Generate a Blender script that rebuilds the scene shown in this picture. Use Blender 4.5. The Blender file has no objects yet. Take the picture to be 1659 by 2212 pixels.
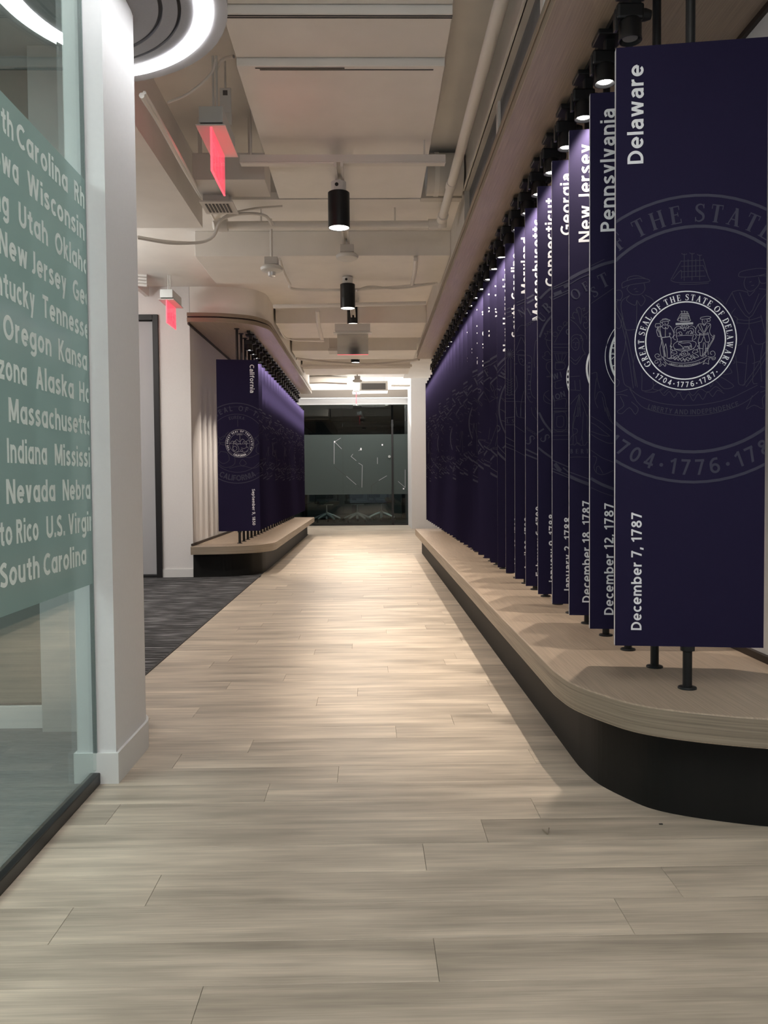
import bpy, bmesh, math, random, json
from mathutils import Vector, Matrix
random.seed(7)
C = bpy.context.scene.collection
SC = bpy.context.scene

# ---------------------------------------------------------------- camera
F_PX, CX, CY, EYE = 1810.0, 829.5, 1106.0, 0.95
fw = Vector((-31.5, 65, -F_PX)).normalized()
up = Vector((-0.0082, 1, 0)); up.z = -(up.x*fw.x+up.y*fw.y)/fw.z; up.normalize()
rt = fw.cross(up)
cam = bpy.data.cameras.new('camera')
cam.sensor_fit = 'VERTICAL'; cam.sensor_height = 24.0; cam.lens = 24.0*F_PX/2212.0
cam.clip_start = 0.05; cam.clip_end = 100
camo = bpy.data.objects.new('camera', cam); C.objects.link(camo)
camo.matrix_world = Matrix.Translation((0, 0, EYE)) @ Matrix((rt, fw, up)).to_4x4()
SC.camera = camo

# ---------------------------------------------------------------- world, exposure, area lights
SC.view_settings.view_transform = 'Standard'; SC.view_settings.look = 'None'
SC.view_settings.gamma = 1.0; SC.view_settings.use_curve_mapping = False
SC.view_settings.exposure = 0.0
wd = bpy.data.worlds.new('world'); SC.world = wd; wd.use_nodes = True
wd.node_tree.nodes['Background'].inputs[0].default_value = (0.80, 0.88, 1.0, 1)
wd.node_tree.nodes['Background'].inputs[1].default_value = 0.50

def area(name, loc, rot, sx, sy, power, col=(1, 1, 1), spread=180):
    l = bpy.data.lights.new(name, 'AREA'); l.shape = 'RECTANGLE'; l.size = sx; l.size_y = sy
    l.energy = power; l.color = col; l.spread = math.radians(spread)
    o = bpy.data.objects.new(name, l); C.objects.link(o); o.location = loc; o.rotation_euler = rot
    return o
area('added_fill_entry', (0.0, 0.2, 2.90), (0, 0, 0), 1.0, 1.6, 15, (0.97, 0.98, 1.0))  # unseen light added above the camera to brighten the near floor
area('added_uplight_entry', (0.1, -0.6, 2.3), (math.pi, 0, 0), 0.6, 1.8, 78, (1.0, 0.98, 0.95))  # added behind the camera, faces up to brighten the near ceiling
area('added_uplight_side_hall', (-2.9, 6.3, 2.2), (math.pi, 0, 0), 0.4, 1.6, 35, (1.0, 0.97, 0.94))  # extra upward light with no fixture, added to lift the ceiling brightness
area('added_fill_far_end', (-0.2, 15.2, 2.91), (0, 0, 0), 1.4, 0.3, 26, (1.0, 0.93, 0.84))  # light added under the far ceiling to brighten the end column
area('added_uplight_far_end', (-0.3, 17.4, 2.2), (math.radians(-155), 0, 0), 1.6, 0.3, 60, (1.0, 0.98, 0.94))  # added below the cove, aimed up and back to brighten the far ceiling
area('ceiling_lamp_room', (-2.2, 1.6, 2.54), (0, 0, 0), 1.2, 1.6, 52, (0.93, 0.98, 1.0))
area('ceiling_lamp_side_hall', (-3.0, 6.3, 2.85), (0, 0, 0), 1.2, 1.6, 62, (1.0, 0.95, 0.92))
area('cove_lamp_far', (-0.2, 17.2, 3.70), (math.radians(62), 0, 0), 2.0, 0.3, 80, (1.0, 0.98, 0.94))
area('ceiling_lamp_meeting_room', (0.3, 23.0, 2.5), (0, 0, 0), 2.0, 1.0, 26, (0.9, 1.0, 0.97))

# ---------------------------------------------------------------- materials
def mat(name, col, rough=0.6, metal=0.0, emit=None, es=1.0, spec=0.5, alpha=1.0, coat=0.0):
    m = bpy.data.materials.new(name); m.use_nodes = True
    b = m.node_tree.nodes['Principled BSDF']
    b.inputs['Base Color'].default_value = (*col, 1); b.inputs['Roughness'].default_value = rough
    b.inputs['Metallic'].default_value = metal; b.inputs['Specular IOR Level'].default_value = spec
    b.inputs['Coat Weight'].default_value = coat
    if emit: b.inputs['Emission Color'].default_value = (*emit, 1); b.inputs['Emission Strength'].default_value = es
    b.inputs['Alpha'].default_value = alpha
    return m
def srgb(r, g, b):
    f = lambda c: (c/255/12.92) if c/255 <= 0.04045 else ((c/255+0.055)/1.055)**2.4
    return (f(r), f(g), f(b))
def noisy(m, scale, amt, bump=0.0, stretch=(1, 1, 1), detail=6, rnd=0.0, coord='Object'):
    """multiply the base colour by a stretched noise, plus fine relief"""
    nt = m.node_tree; N = nt.nodes; L = nt.links; b = N['Principled BSDF']
    tc = N.new('ShaderNodeTexCoord'); mp = N.new('ShaderNodeMapping'); mp.inputs['Scale'].default_value = stretch
    L.new(tc.outputs[coord], mp.inputs['Vector'])
    nz = N.new('ShaderNodeTexNoise'); nz.inputs['Scale'].default_value = scale; nz.inputs['Detail'].default_value = detail
    L.new(mp.outputs[0], nz.inputs['Vector'])
    if rnd:
        oi = N.new('ShaderNodeObjectInfo'); ml = N.new('ShaderNodeVectorMath'); ml.operation = 'SCALE'
        ml.inputs[0].default_value = (37, 61, 13); L.new(oi.outputs['Random'], ml.inputs['Scale'])
        L.new(ml.outputs[0], mp.inputs['Location'])
    mr = N.new('ShaderNodeMapRange'); mr.inputs['From Min'].default_value = 0.28; mr.inputs['From Max'].default_value = 0.72
    mr.inputs['To Min'].default_value = 1-amt; mr.inputs['To Max'].default_value = 1+amt
    L.new(nz.outputs['Fac'], mr.inputs['Value'])
    col = b.inputs['Base Color'].default_value[:]
    vm = N.new('ShaderNodeVectorMath'); vm.operation = 'SCALE'; vm.inputs[0].default_value = col[:3]
    L.new(mr.outputs[0], vm.inputs['Scale'])
    last = vm
    if rnd:
        mr2 = N.new('ShaderNodeMapRange'); mr2.inputs['To Min'].default_value = 1-rnd; mr2.inputs['To Max'].default_value = 1+rnd
        L.new(oi.outputs['Random'], mr2.inputs['Value'])
        v2 = N.new('ShaderNodeVectorMath'); v2.operation = 'SCALE'
        L.new(vm.outputs[0], v2.inputs[0]); L.new(mr2.outputs[0], v2.inputs['Scale']); last = v2
    L.new(last.outputs[0], b.inputs['Base Color'])
    if bump:
        bp = N.new('ShaderNodeBump'); bp.inputs['Strength'].default_value = bump; bp.inputs['Distance'].default_value = 0.002
        L.new(nz.outputs['Fac'], bp.inputs['Height']); L.new(bp.outputs[0], b.inputs['Normal'])
    return m
def add_noise_layer(m, scale, amt, stretch, rnd=False):
    nt = m.node_tree; N = nt.nodes; L = nt.links; b = N['Principled BSDF']
    src = b.inputs['Base Color'].links[0].from_socket
    tc = N.new('ShaderNodeTexCoord'); mp = N.new('ShaderNodeMapping'); mp.inputs['Scale'].default_value = stretch
    L.new(tc.outputs['Object'], mp.inputs['Vector'])
    if rnd:
        oi = N.new('ShaderNodeObjectInfo'); ml = N.new('ShaderNodeVectorMath'); ml.operation = 'SCALE'
        ml.inputs[0].default_value = (91, 23, 47); L.new(oi.outputs['Random'], ml.inputs['Scale']); L.new(ml.outputs[0], mp.inputs['Location'])
    nz = N.new('ShaderNodeTexNoise'); nz.inputs['Scale'].default_value = scale; nz.inputs['Detail'].default_value = 3
    L.new(mp.outputs[0], nz.inputs['Vector'])
    mr = N.new('ShaderNodeMapRange'); mr.inputs['From Min'].default_value = 0.3; mr.inputs['From Max'].default_value = 0.7
    mr.inputs['To Min'].default_value = 1-amt; mr.inputs['To Max'].default_value = 1+amt
    L.new(nz.outputs['Fac'], mr.inputs['Value'])
    v = N.new('ShaderNodeVectorMath'); v.operation = 'SCALE'; L.new(src, v.inputs[0]); L.new(mr.outputs[0], v.inputs['Scale'])
    L.new(v.outputs[0], b.inputs['Base Color'])

M = {}
M['plank'] = noisy(mat('pale_oak_plank', (0.48, 0.41, 0.328), 0.40, spec=0.35), 2.0, 0.20, 0.25, (0.9, 20, 20), 9, rnd=0.11)
add_noise_layer(M['plank'], 1.5, 0.24, (1.5, 7, 7), True)
add_noise_layer(M['plank'], 2.5, 0.10, (3.0, 110, 110), True)
M['subfloor'] = mat('floor_joint', (0.16, 0.13, 0.10), 0.8)
M['laminate'] = noisy(mat('taupe_laminate', (0.385, 0.305, 0.23), 0.42, spec=0.4), 3.0, 0.17, 0.12, (70, 1.2, 30), 6)
M['laminate_edge'] = noisy(mat('taupe_laminate_edge', (0.28, 0.23, 0.175), 0.5, spec=0.4), 3.0, 0.30, 0.3, (0.8, 0.8, 70), 6)
M['fascia'] = mat('taupe_fascia', (0.085, 0.07, 0.057), 0.7)
M['dark_trim'] = mat('dark_brown_trim', (0.028, 0.018, 0.013), 0.5)
M['black_base'] = mat('black_plinth', (0.008, 0.008, 0.0075), 0.6, spec=0.25)
M['black_metal'] = mat('black_metal', (0.008, 0.008, 0.009), 0.42, spec=0.4)
M['can'] = mat('black_lamp_can', (0.006, 0.008, 0.010), 0.35, spec=0.4)
M['white_wall'] = noisy(mat('white_wall_paint', (0.78, 0.76, 0.745), 0.75), 60, 0.015, 0.05)
M['column'] = noisy(mat('white_column_paint', (0.74, 0.735, 0.735), 0.7), 60, 0.012, 0.05)
M['base_white'] = mat('white_baseboard', (0.74, 0.735, 0.72), 0.45)
M['ceiling'] = noisy(mat('offwhite_ceiling_paint', (0.84, 0.81, 0.76), 0.8), 5, 0.03, 0.05)
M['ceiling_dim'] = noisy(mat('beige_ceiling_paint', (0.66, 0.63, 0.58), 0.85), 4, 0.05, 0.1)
M['pipe'] = mat('painted_pipe', (0.76, 0.73, 0.68), 0.6)
M['dark_line'] = mat('dark_joint', (0.03, 0.028, 0.026), 0.8)
M['grille'] = noisy(mat('blue_grey_panel', (0.22, 0.225, 0.235), 0.7), 20, 0.06)
M['purple'] = noisy(mat('purple_panel', (0.0175, 0.0138, 0.043), 0.75, spec=0.10), 900, 0.10, 0.10)
M['panel_edge'] = mat('panel_edge_white', (0.62, 0.62, 0.66), 0.5)
M['letter'] = mat('white_lettering', (0.88, 0.88, 0.92), 0.55)
M['seal_grey'] = mat('grey_print', (0.40, 0.40, 0.44), 0.6)
M['ghost'] = mat('grey_purple_print', (0.050, 0.049, 0.082), 0.6, spec=0.25)
M['ghost_line'] = mat('grey_purple_line', (0.041, 0.041, 0.066), 0.6, spec=0.25)
M['steel'] = mat('bright_steel', (0.66, 0.70, 0.70), 0.35, 0.5)
M['white_plastic'] = mat('white_plastic', (0.70, 0.69, 0.66), 0.5)
M['beige_metal'] = mat('painted_box', (0.66, 0.63, 0.59), 0.55)
M['vent_dark'] = mat('vent_slots', (0.10, 0.095, 0.09), 0.7)
M['lens'] = mat('lamp_lens', (1, 1, 1), 0.4, emit=(1.0, 0.96, 0.90), es=22)
M['lens_off'] = mat('lamp_lens_off', (0.25, 0.25, 0.25), 0.2)
M['can_lens'] = mat('can_lens', (1, 1, 1), 0.4, emit=(1.0, 0.95, 0.88), es=6)
M['led'] = mat('led_strip', (1, 1, 1), 0.5, emit=(0.97, 0.98, 1.0), es=24)
M['canopy'] = noisy(mat('grey_ceiling_disc', (0.22, 0.21, 0.22), 0.6), 120, 0.04, 0.06)
M['canopy_rim'] = mat('grey_disc_rim', (0.40, 0.39, 0.40), 0.5)
M['canopy_groove'] = mat('disc_groove', (0.05, 0.05, 0.055), 0.7)
M['black_channel'] = mat('black_glass_channel', (0.010, 0.010, 0.010), 0.35)
M['room_wall'] = noisy(mat('grey_room_wall', (0.50, 0.50, 0.48), 0.8), 30, 0.02)
M['dark_panel'] = mat('dark_grey_opening', (0.22, 0.22, 0.20), 0.8)
M['carpet'] = noisy(mat('grey_room_carpet', (0.24, 0.245, 0.25), 0.95, spec=0.1), 9, 0.30, 0.6, (2, 30, 1), 8)
M['carpet_hall'] = noisy(mat('charcoal_hall_carpet', (0.085, 0.085, 0.088), 0.95, spec=0.1), 3, 0.75, 0.5, (1.2, 20, 1), 8)
for _n in M['carpet_hall'].node_tree.nodes:
    if _n.type == 'MAP_RANGE': _n.inputs['From Min'].default_value = 0.52; _n.inputs['From Max'].default_value = 0.75; _n.inputs['To Min'].default_value = 0.55; _n.inputs['To Max'].default_value = 5.5
M['door'] = mat('pale_grey_door', (0.42, 0.42, 0.43), 0.5)
M['black_frame'] = mat('black_frame', (0.008, 0.008, 0.009), 0.5)
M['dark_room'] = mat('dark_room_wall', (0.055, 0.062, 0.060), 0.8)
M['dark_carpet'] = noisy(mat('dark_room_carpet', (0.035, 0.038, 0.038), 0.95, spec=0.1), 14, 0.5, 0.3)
M['chair_base'] = mat('grey_cast_metal', (0.40, 0.42, 0.42), 0.35, 0.4)
M['chair_dark'] = mat('dark_chair_fabric', (0.02, 0.022, 0.022), 0.8)
M['red_edge'] = mat('red_glowing_edge', (0.9, 0.1, 0.15), 0.4, emit=(1.0, 0.12, 0.16), es=1.2)
def glass(name, tint, refl=1.0, extra=0.0, extra_col=(1, 1, 1), rough=0.0, ior=1.45):
    """thin pane: see-through with a tint, Fresnel mirror on top, optional film"""
    m = bpy.data.materials.new(name); m.use_nodes = True; nt = m.node_tree; N = nt.nodes; L = nt.links
    N.remove(N['Principled BSDF']); out = N['Material Output']
    tr = N.new('ShaderNodeBsdfTransparent'); tr.inputs[0].default_value = (*tint, 1)
    gl = N.new('ShaderNodeBsdfGlossy'); gl.inputs['Roughness'].default_value = rough
    fr = N.new('ShaderNodeFresnel'); fr.inputs['IOR'].default_value = ior
    src = tr
    if extra:
        df = N.new('ShaderNodeBsdfDiffuse'); df.inputs[0].default_value = (*extra_col, 1)
        tl = N.new('ShaderNodeBsdfTranslucent'); tl.inputs[0].default_value = (*extra_col, 1)
        m1 = N.new('ShaderNodeMixShader'); m1.inputs[0].default_value = 0.35
        L.new(df.outputs[0], m1.inputs[1]); L.new(tl.outputs[0], m1.inputs[2])
        mx = N.new('ShaderNodeMixShader'); mx.inputs[0].default_value = extra
        L.new(tr.outputs[0], mx.inputs[1]); L.new(m1.outputs[0], mx.inputs[2]); src = mx
    mul = N.new('ShaderNodeMath'); mul.operation = 'MULTIPLY'; mul.inputs[1].default_value = refl
    ge = N.new('ShaderNodeNewGeometry'); mi = N.new('ShaderNodeMapRange')      # same mirror strength on both sides of a thin pane
    mi.inputs['To Min'].default_value = ior; mi.inputs['To Max'].default_value = 1/ior
    L.new(ge.outputs['Backfacing'], mi.inputs['Value']); L.new(mi.outputs[0], fr.inputs['IOR'])
    L.new(fr.outputs[0], mul.inputs[0])
    m2 = N.new('ShaderNodeMixShader'); L.new(mul.outputs[0], m2.inputs[0]); L.new(src.outputs[0], m2.inputs[1]); L.new(gl.outputs[0], m2.inputs[2])
    L.new(m2.outputs[0], out.inputs[0])
    return m
M['glass'] = glass('clear_glass', (0.86, 0.93, 0.90), 1.0)
M['film'] = glass('frosted_green_film', (0.70, 0.80, 0.78), 0.5, 0.80, (0.32, 0.425, 0.40), 0.12)
M['film_text'] = mat('frosted_white_lettering', (0.80, 0.90, 0.87), 0.5, spec=0.3)
M['far_glass'] = glass('dark_glass', (0.75, 0.82, 0.80), 1.0)
M['far_film'] = glass('frosted_grey_film', (0.5, 0.6, 0.58), 0.3, 0.80, (0.105, 0.13, 0.125), 0.25)
M['red_acrylic'] = glass('red_acrylic', (1.0, 0.45, 0.50), 0.6, 0.0)
_nt = M['red_acrylic'].node_tree
_em = _nt.nodes.new('ShaderNodeEmission'); _em.inputs[0].default_value = (1.0, 0.13, 0.20, 1); _em.inputs[1].default_value = 0.42
_ad = _nt.nodes.new('ShaderNodeAddShader'); _o = _nt.nodes['Material Output']
_s = _o.inputs[0].links[0].from_socket; _nt.links.new(_s, _ad.inputs[0]); _nt.links.new(_em.outputs[0], _ad.inputs[1]); _nt.links.new(_ad.outputs[0], _o.inputs[0])
M['silver'] = mat('brushed_silver_sign_back', (0.62, 0.62, 0.60), 0.10, 1.0)

# ---------------------------------------------------------------- mesh helpers
def obj(name, bm, m, parent=None, smooth=False, mats=None):
    me = bpy.data.meshes.new(name); bm.normal_update(); bm.to_mesh(me); bm.free()
    for k in (mats or [m]): me.materials.append(k)
    if smooth:
        for p in me.polygons: p.use_smooth = True
        me.set_sharp_from_angle(angle=math.radians(40))
    o = bpy.data.objects.new(name, me); C.objects.link(o)
    if parent: o.parent = parent
    return o
def box(bm, x0, x1, y0, y1, z0, z1, bev=0.0, mi=0):
    n0 = len(bm.faces)
    vs = [bm.verts.new((x, y, z)) for z in (z0, z1) for y in (y0, y1) for x in (x0, x1)]
    fs = [bm.faces.new([vs[i] for i in q]) for q in ((0, 2, 3, 1), (4, 5, 7, 6), (0, 1, 5, 4), (2, 6, 7, 3), (0, 4, 6, 2), (1, 3, 7, 5))]
    for f in fs: f.material_index = mi
    if bev:
        es = list({e for f in fs for e in f.edges})
        bmesh.ops.bevel(bm, geom=es, offset=bev, segments=2, affect='EDGES', profile=0.5)
    return bm
def bx(*a, **k): return box(bmesh.new(), *a, **k)
def tube(bm, pts, r, n=10, caps=True):
    """round tube along points; r number or list"""
    P = [Vector(p) for p in pts]; rs = r if isinstance(r, (list, tuple)) else [r]*len(P); rings = []
    ref = Vector((0, 0, 1)) if abs((P[1]-P[0]).normalized().z) < 0.9 else Vector((1, 0, 0))
    for i, p in enumerate(P):
        t = ((P[i]-P[i-1]).normalized() if i else Vector()) + ((P[i+1]-P[i]).normalized() if i < len(P)-1 else Vector())
        t.normalize(); a = t.cross(ref)
        if a.length < 1e-4: a = t.cross(Vector((0, 1, 0)))
        a.normalize(); b = t.cross(a)
        rings.append([bm.verts.new(p+(a*math.cos(k*2*math.pi/n)+b*math.sin(k*2*math.pi/n))*rs[i]) for k in range(n)])
    for i in range(len(rings)-1):
        for k in range(n):
            bm.faces.new((rings[i][k], rings[i][(k+1) % n], rings[i+1][(k+1) % n], rings[i+1][k]))
    if caps:
        bm.faces.new(rings[0][::-1]); bm.faces.new(rings[-1])
    bmesh.ops.recalc_face_normals(bm, faces=bm.faces[:])
    return bm
def lathe(bm, cx, cy, prof, n=24):
    """profile [(r,z)...] turned round the vertical at cx,cy"""
    rings = [[bm.verts.new((cx+r*math.cos(k*2*math.pi/n), cy+r*math.sin(k*2*math.pi/n), z)) for k in range(n)] for r, z in prof]
    for i in range(len(rings)-1):
        for k in range(n): bm.faces.new((rings[i][k], rings[i][(k+1) % n], rings[i+1][(k+1) % n], rings[i+1][k]))
    bm.faces.new(rings[0][::-1]); bm.faces.new(rings[-1])
    bmesh.ops.recalc_face_normals(bm, faces=bm.faces[:])
    return bm
def prism(bm, poly, z0, z1, side_mi=0, cap_mi=0, bev=0.0):
    a = [bm.verts.new((x, y, z0)) for x, y in poly]; b = [bm.verts.new((x, y, z1)) for x, y in poly]
    n = len(poly); f1 = bm.faces.new(a[::-1]); f2 = bm.faces.new(b); f1.material_index = f2.material_index = cap_mi
    for i in range(n):
        f = bm.faces.new((a[i], a[(i+1) % n], b[(i+1) % n], b[i])); f.material_index = side_mi
    bmesh.ops.recalc_face_normals(bm, faces=bm.faces[:])
    if bev:
        es = [e for e in list(f2.edges)+list(f1.edges)]
        bmesh.ops.bevel(bm, geom=es, offset=bev, segments=2, affect='EDGES', profile=0.5)
    return bm
def thing(name, label, cat, loc=(0, 0, 0), rz=0, group=None):
    o = bpy.data.objects.new(name, None); C.objects.link(o); o.empty_display_size = 0.05
    o.location = loc; o.rotation_euler = (0, 0, rz); o['label'] = label; o['category'] = cat
    if group: o['group'] = group
    return o
def tag(o, label, cat, group=None):
    o['label'] = label; o['category'] = cat
    if group: o['group'] = group
    return o
def struct(name, bm, m, parent=None, smooth=False, mats=None):
    o = obj(name, bm, m, parent, smooth, mats)
    if not parent: o['kind'] = 'structure'
    return o
def catmull(pts, n=5, closed=False):
    out = []; P = [Vector((*p, 0)) if len(p) == 2 else Vector(p) for p in pts]
    if len(P) < 3: return [tuple(p) for p in P]
    N = len(P)
    for i in range(N-1):
        p0 = P[i-1] if i else P[0]*2-P[1]; p1 = P[i]; p2 = P[i+1]; p3 = P[i+2] if i+2 < N else P[-1]*2-P[-2]
        for k in range(n):
            t = k/n
            out.append(tuple(0.5*((2*p1)+(p2-p0)*t+(2*p0-5*p1+4*p2-p3)*t*t+(3*p1-p0-3*p2+p3)*t**3)))
    out.append(tuple(P[-1])); return out

DELAWARE_ART=[[-160,412,-128,398,-77,394,90,394,87,432,54,552],[-160,416,-90,545],[-147,419,-92,479,-90,419],[-71,592,-71,406],[-19,594,-19,406],[32,581,32,406],[-90,541,54,541],[-92,505,58,505],[-92,469,62,469],[-90,432,71,432],[-45,552,-45,432],[6,552,6,432],[-90,594,-71,584,-54,589],[-38,597,-19,586,-3,592],[13,584,32,573,46,578],[-103,384,-6,379,92,384],[54,505,77,459,87,432],[-154,166,-169,126,-179,93,-154,33,-167,-20,-205,-47,-231,-86,-218,-140,-179,-173,-103,-199,-26,-213,64,-199,141,-173,186,-133,212,-73,192,-33,147,-13,135,33,154,93,141,153],[-167,97,-10,105,135,97],[-160,-17,-10,-9,141,-15],[-218,-170,-10,-173,179,-170],[-212,153,-221,219,-192,266,-141,293,-90,273,-64,233],[-179,153,-179,206,-154,239,-103,243],[191,153,200,219,172,266,121,293,69,273,44,233],[159,153,159,206,133,239,82,243],[-195,126,-231,86,-218,33,-179,20],[174,126,210,86,197,33,159,20],[-90,233,-96,279,-51,312,-10,320,38,310,62,279,54,233],[-19,259,-19,312],[-38,253,-64,299],[0,253,28,299],[-51,239,-83,270],[13,239,49,270],[-47,226,-38,249,-19,257,3,249,10,226,0,206,-19,197,-38,206,-47,226],[-135,166,-96,180,-71,153,-64,120,-103,120,-115,146,-135,166],[13,126,32,166,58,180],[51,120,64,166,103,199,122,166,90,126],[109,120,135,153,128,180],[-135,-47,-109,-33,-77,-47,-26,-49,51,-44,96,-53,113,-86,126,-137,109,-140,99,-100,83,-120,79,-166],[64,-166,58,-120,13,-124,-26,-126,-32,-166],[-45,-166,-58,-120,-83,-100,-103,-73,-122,-80,-135,-47],[-109,-33,-92,-13,-64,-27],[-13,-129,38,-137,58,-129],[-269,-47,-295,-113,-256,-113,-288,-166,-244,-180,-269,-233,-212,-246],[-256,-199,-192,-193,-160,-246,-218,-273,-282,-326,-218,-342,-160,-286,-128,-328,-100,-259,-77,-312],[249,-47,274,-113,236,-113,268,-166,223,-180,249,-233,191,-246],[236,-199,172,-193,140,-246,197,-273,262,-326,197,-342,140,-286,108,-328,79,-259,56,-312],[-77,-253,-51,-209,-10,-199,32,-213,51,-253,26,-299,-19,-315,-64,-297,-77,-253],[-51,-259,-19,-246,13,-266,-19,-286,-51,-259],[-231,-346,-199,-382,-167,-352,-135,-395,-103,-359,-71,-414,-38,-372,-6,-422,26,-372,58,-414,90,-359,122,-395,154,-352,199,-376],[-205,-366,-154,-326,-103,-366,-51,-339,-10,-386,38,-339,90,-366,141,-326,186,-359],[-487,372,-487,406,-449,423,-385,436,-314,426,-305,408,-372,399,-436,391,-487,372],[-455,423,-442,445,-385,453,-331,432],[-436,392,-455,366,-433,336,-404,323,-359,326,-333,359,-340,399],[-408,359,-391,366],[-397,344,-379,343],[-436,319,-458,286,-400,249,-387,283,-359,243,-331,286,-353,319],[-436,319,-487,286,-494,233,-481,166,-468,86,-391,84,-308,97,-314,166],[-387,273,-391,84],[-333,319,-282,286,-250,219,-224,153,-231,100,-276,53,-308,97],[-295,166,-282,124],[-465,70,-295,86],[-462,73,-468,-47,-494,-140,-481,-246,-468,-299,-423,-326],[-295,86,-276,20,-282,-113,-282,-246,-276,-326,-333,-346,-353,-339],[-378,-47,-404,-113,-410,-180,-395,-312],[-378,-60,-353,-219,-353,-339],[-333,-352,-269,-355,-215,-328,-231,-302],[-545,286,-545,233,-500,153,-449,-60,-410,-326],[-523,286,-523,233,-481,153,-429,-60,-382,-320],[-583,339,-571,359,-538,355,-500,358,-485,326,-500,290,-538,297,-574,283,-590,310,-583,339],[-494,286,-519,286,-558,233,-558,180,-526,100,-497,100,-487,166],[288,432,301,452,359,465,423,471,481,461,487,439,423,422,359,415,295,419,288,432],[423,419,459,419,483,403,468,372,436,370,423,392],[333,412,324,379,333,339,359,318,391,326,423,366,418,412],[359,379,374,384],[372,355,390,358],[346,319,359,286,397,323],[250,319,295,327,346,312],[423,332,481,319,487,259,468,180,487,113,536,57],[246,312,282,233,359,137,423,233,481,312],[295,312,359,164,423,299],[250,319,205,233,199,153,244,97,285,133,244,166,269,206],[282,140,276,73,249,-27,308,-41,359,73,397,-36,469,-27,455,73,436,153],[282,129,359,121,438,142],[282,106,359,98,444,116],[359,137,359,73],[269,-40,276,-153,288,-246,295,-312,333,-320],[353,-47,346,-153,333,-320],[374,-47,397,-153,385,-299,417,-312],[451,-40,436,-153,445,-299],[276,-160,342,-173],[382,-176,436,-156],[551,100,538,20,474,-86,397,-219,321,-326],[568,93,551,16,490,-97,413,-233,341,-334],[503,47,538,20,521,0],[-436,-326,-359,-386,-231,-432,-77,-452,77,-445,231,-412,359,-352,417,-323],[-385,-419,-333,-465,-205,-505,-51,-524,103,-515,244,-479,346,-432,426,-366],[-436,-326,-385,-419],[-449,-332,-513,-352,-564,-339,-592,-299,-583,-266,-545,-251,-506,-273,-519,-309,-545,-299],[-449,-379,-500,-366,-564,-379,-595,-406,-583,-440,-538,-432,-532,-406],[-500,-379,-474,-445,-519,-485,-487,-501,-436,-459,-397,-507,-377,-465,-423,-419],[436,-332,500,-346,551,-339,579,-299,571,-253,538,-225,494,-239,487,-279,519,-293],[436,-372,487,-359,551,-372,585,-352,577,-392,526,-399,519,-372],[385,-392,365,-445,346,-485,397,-459,455,-485,449,-419,474,-379]]
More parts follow.
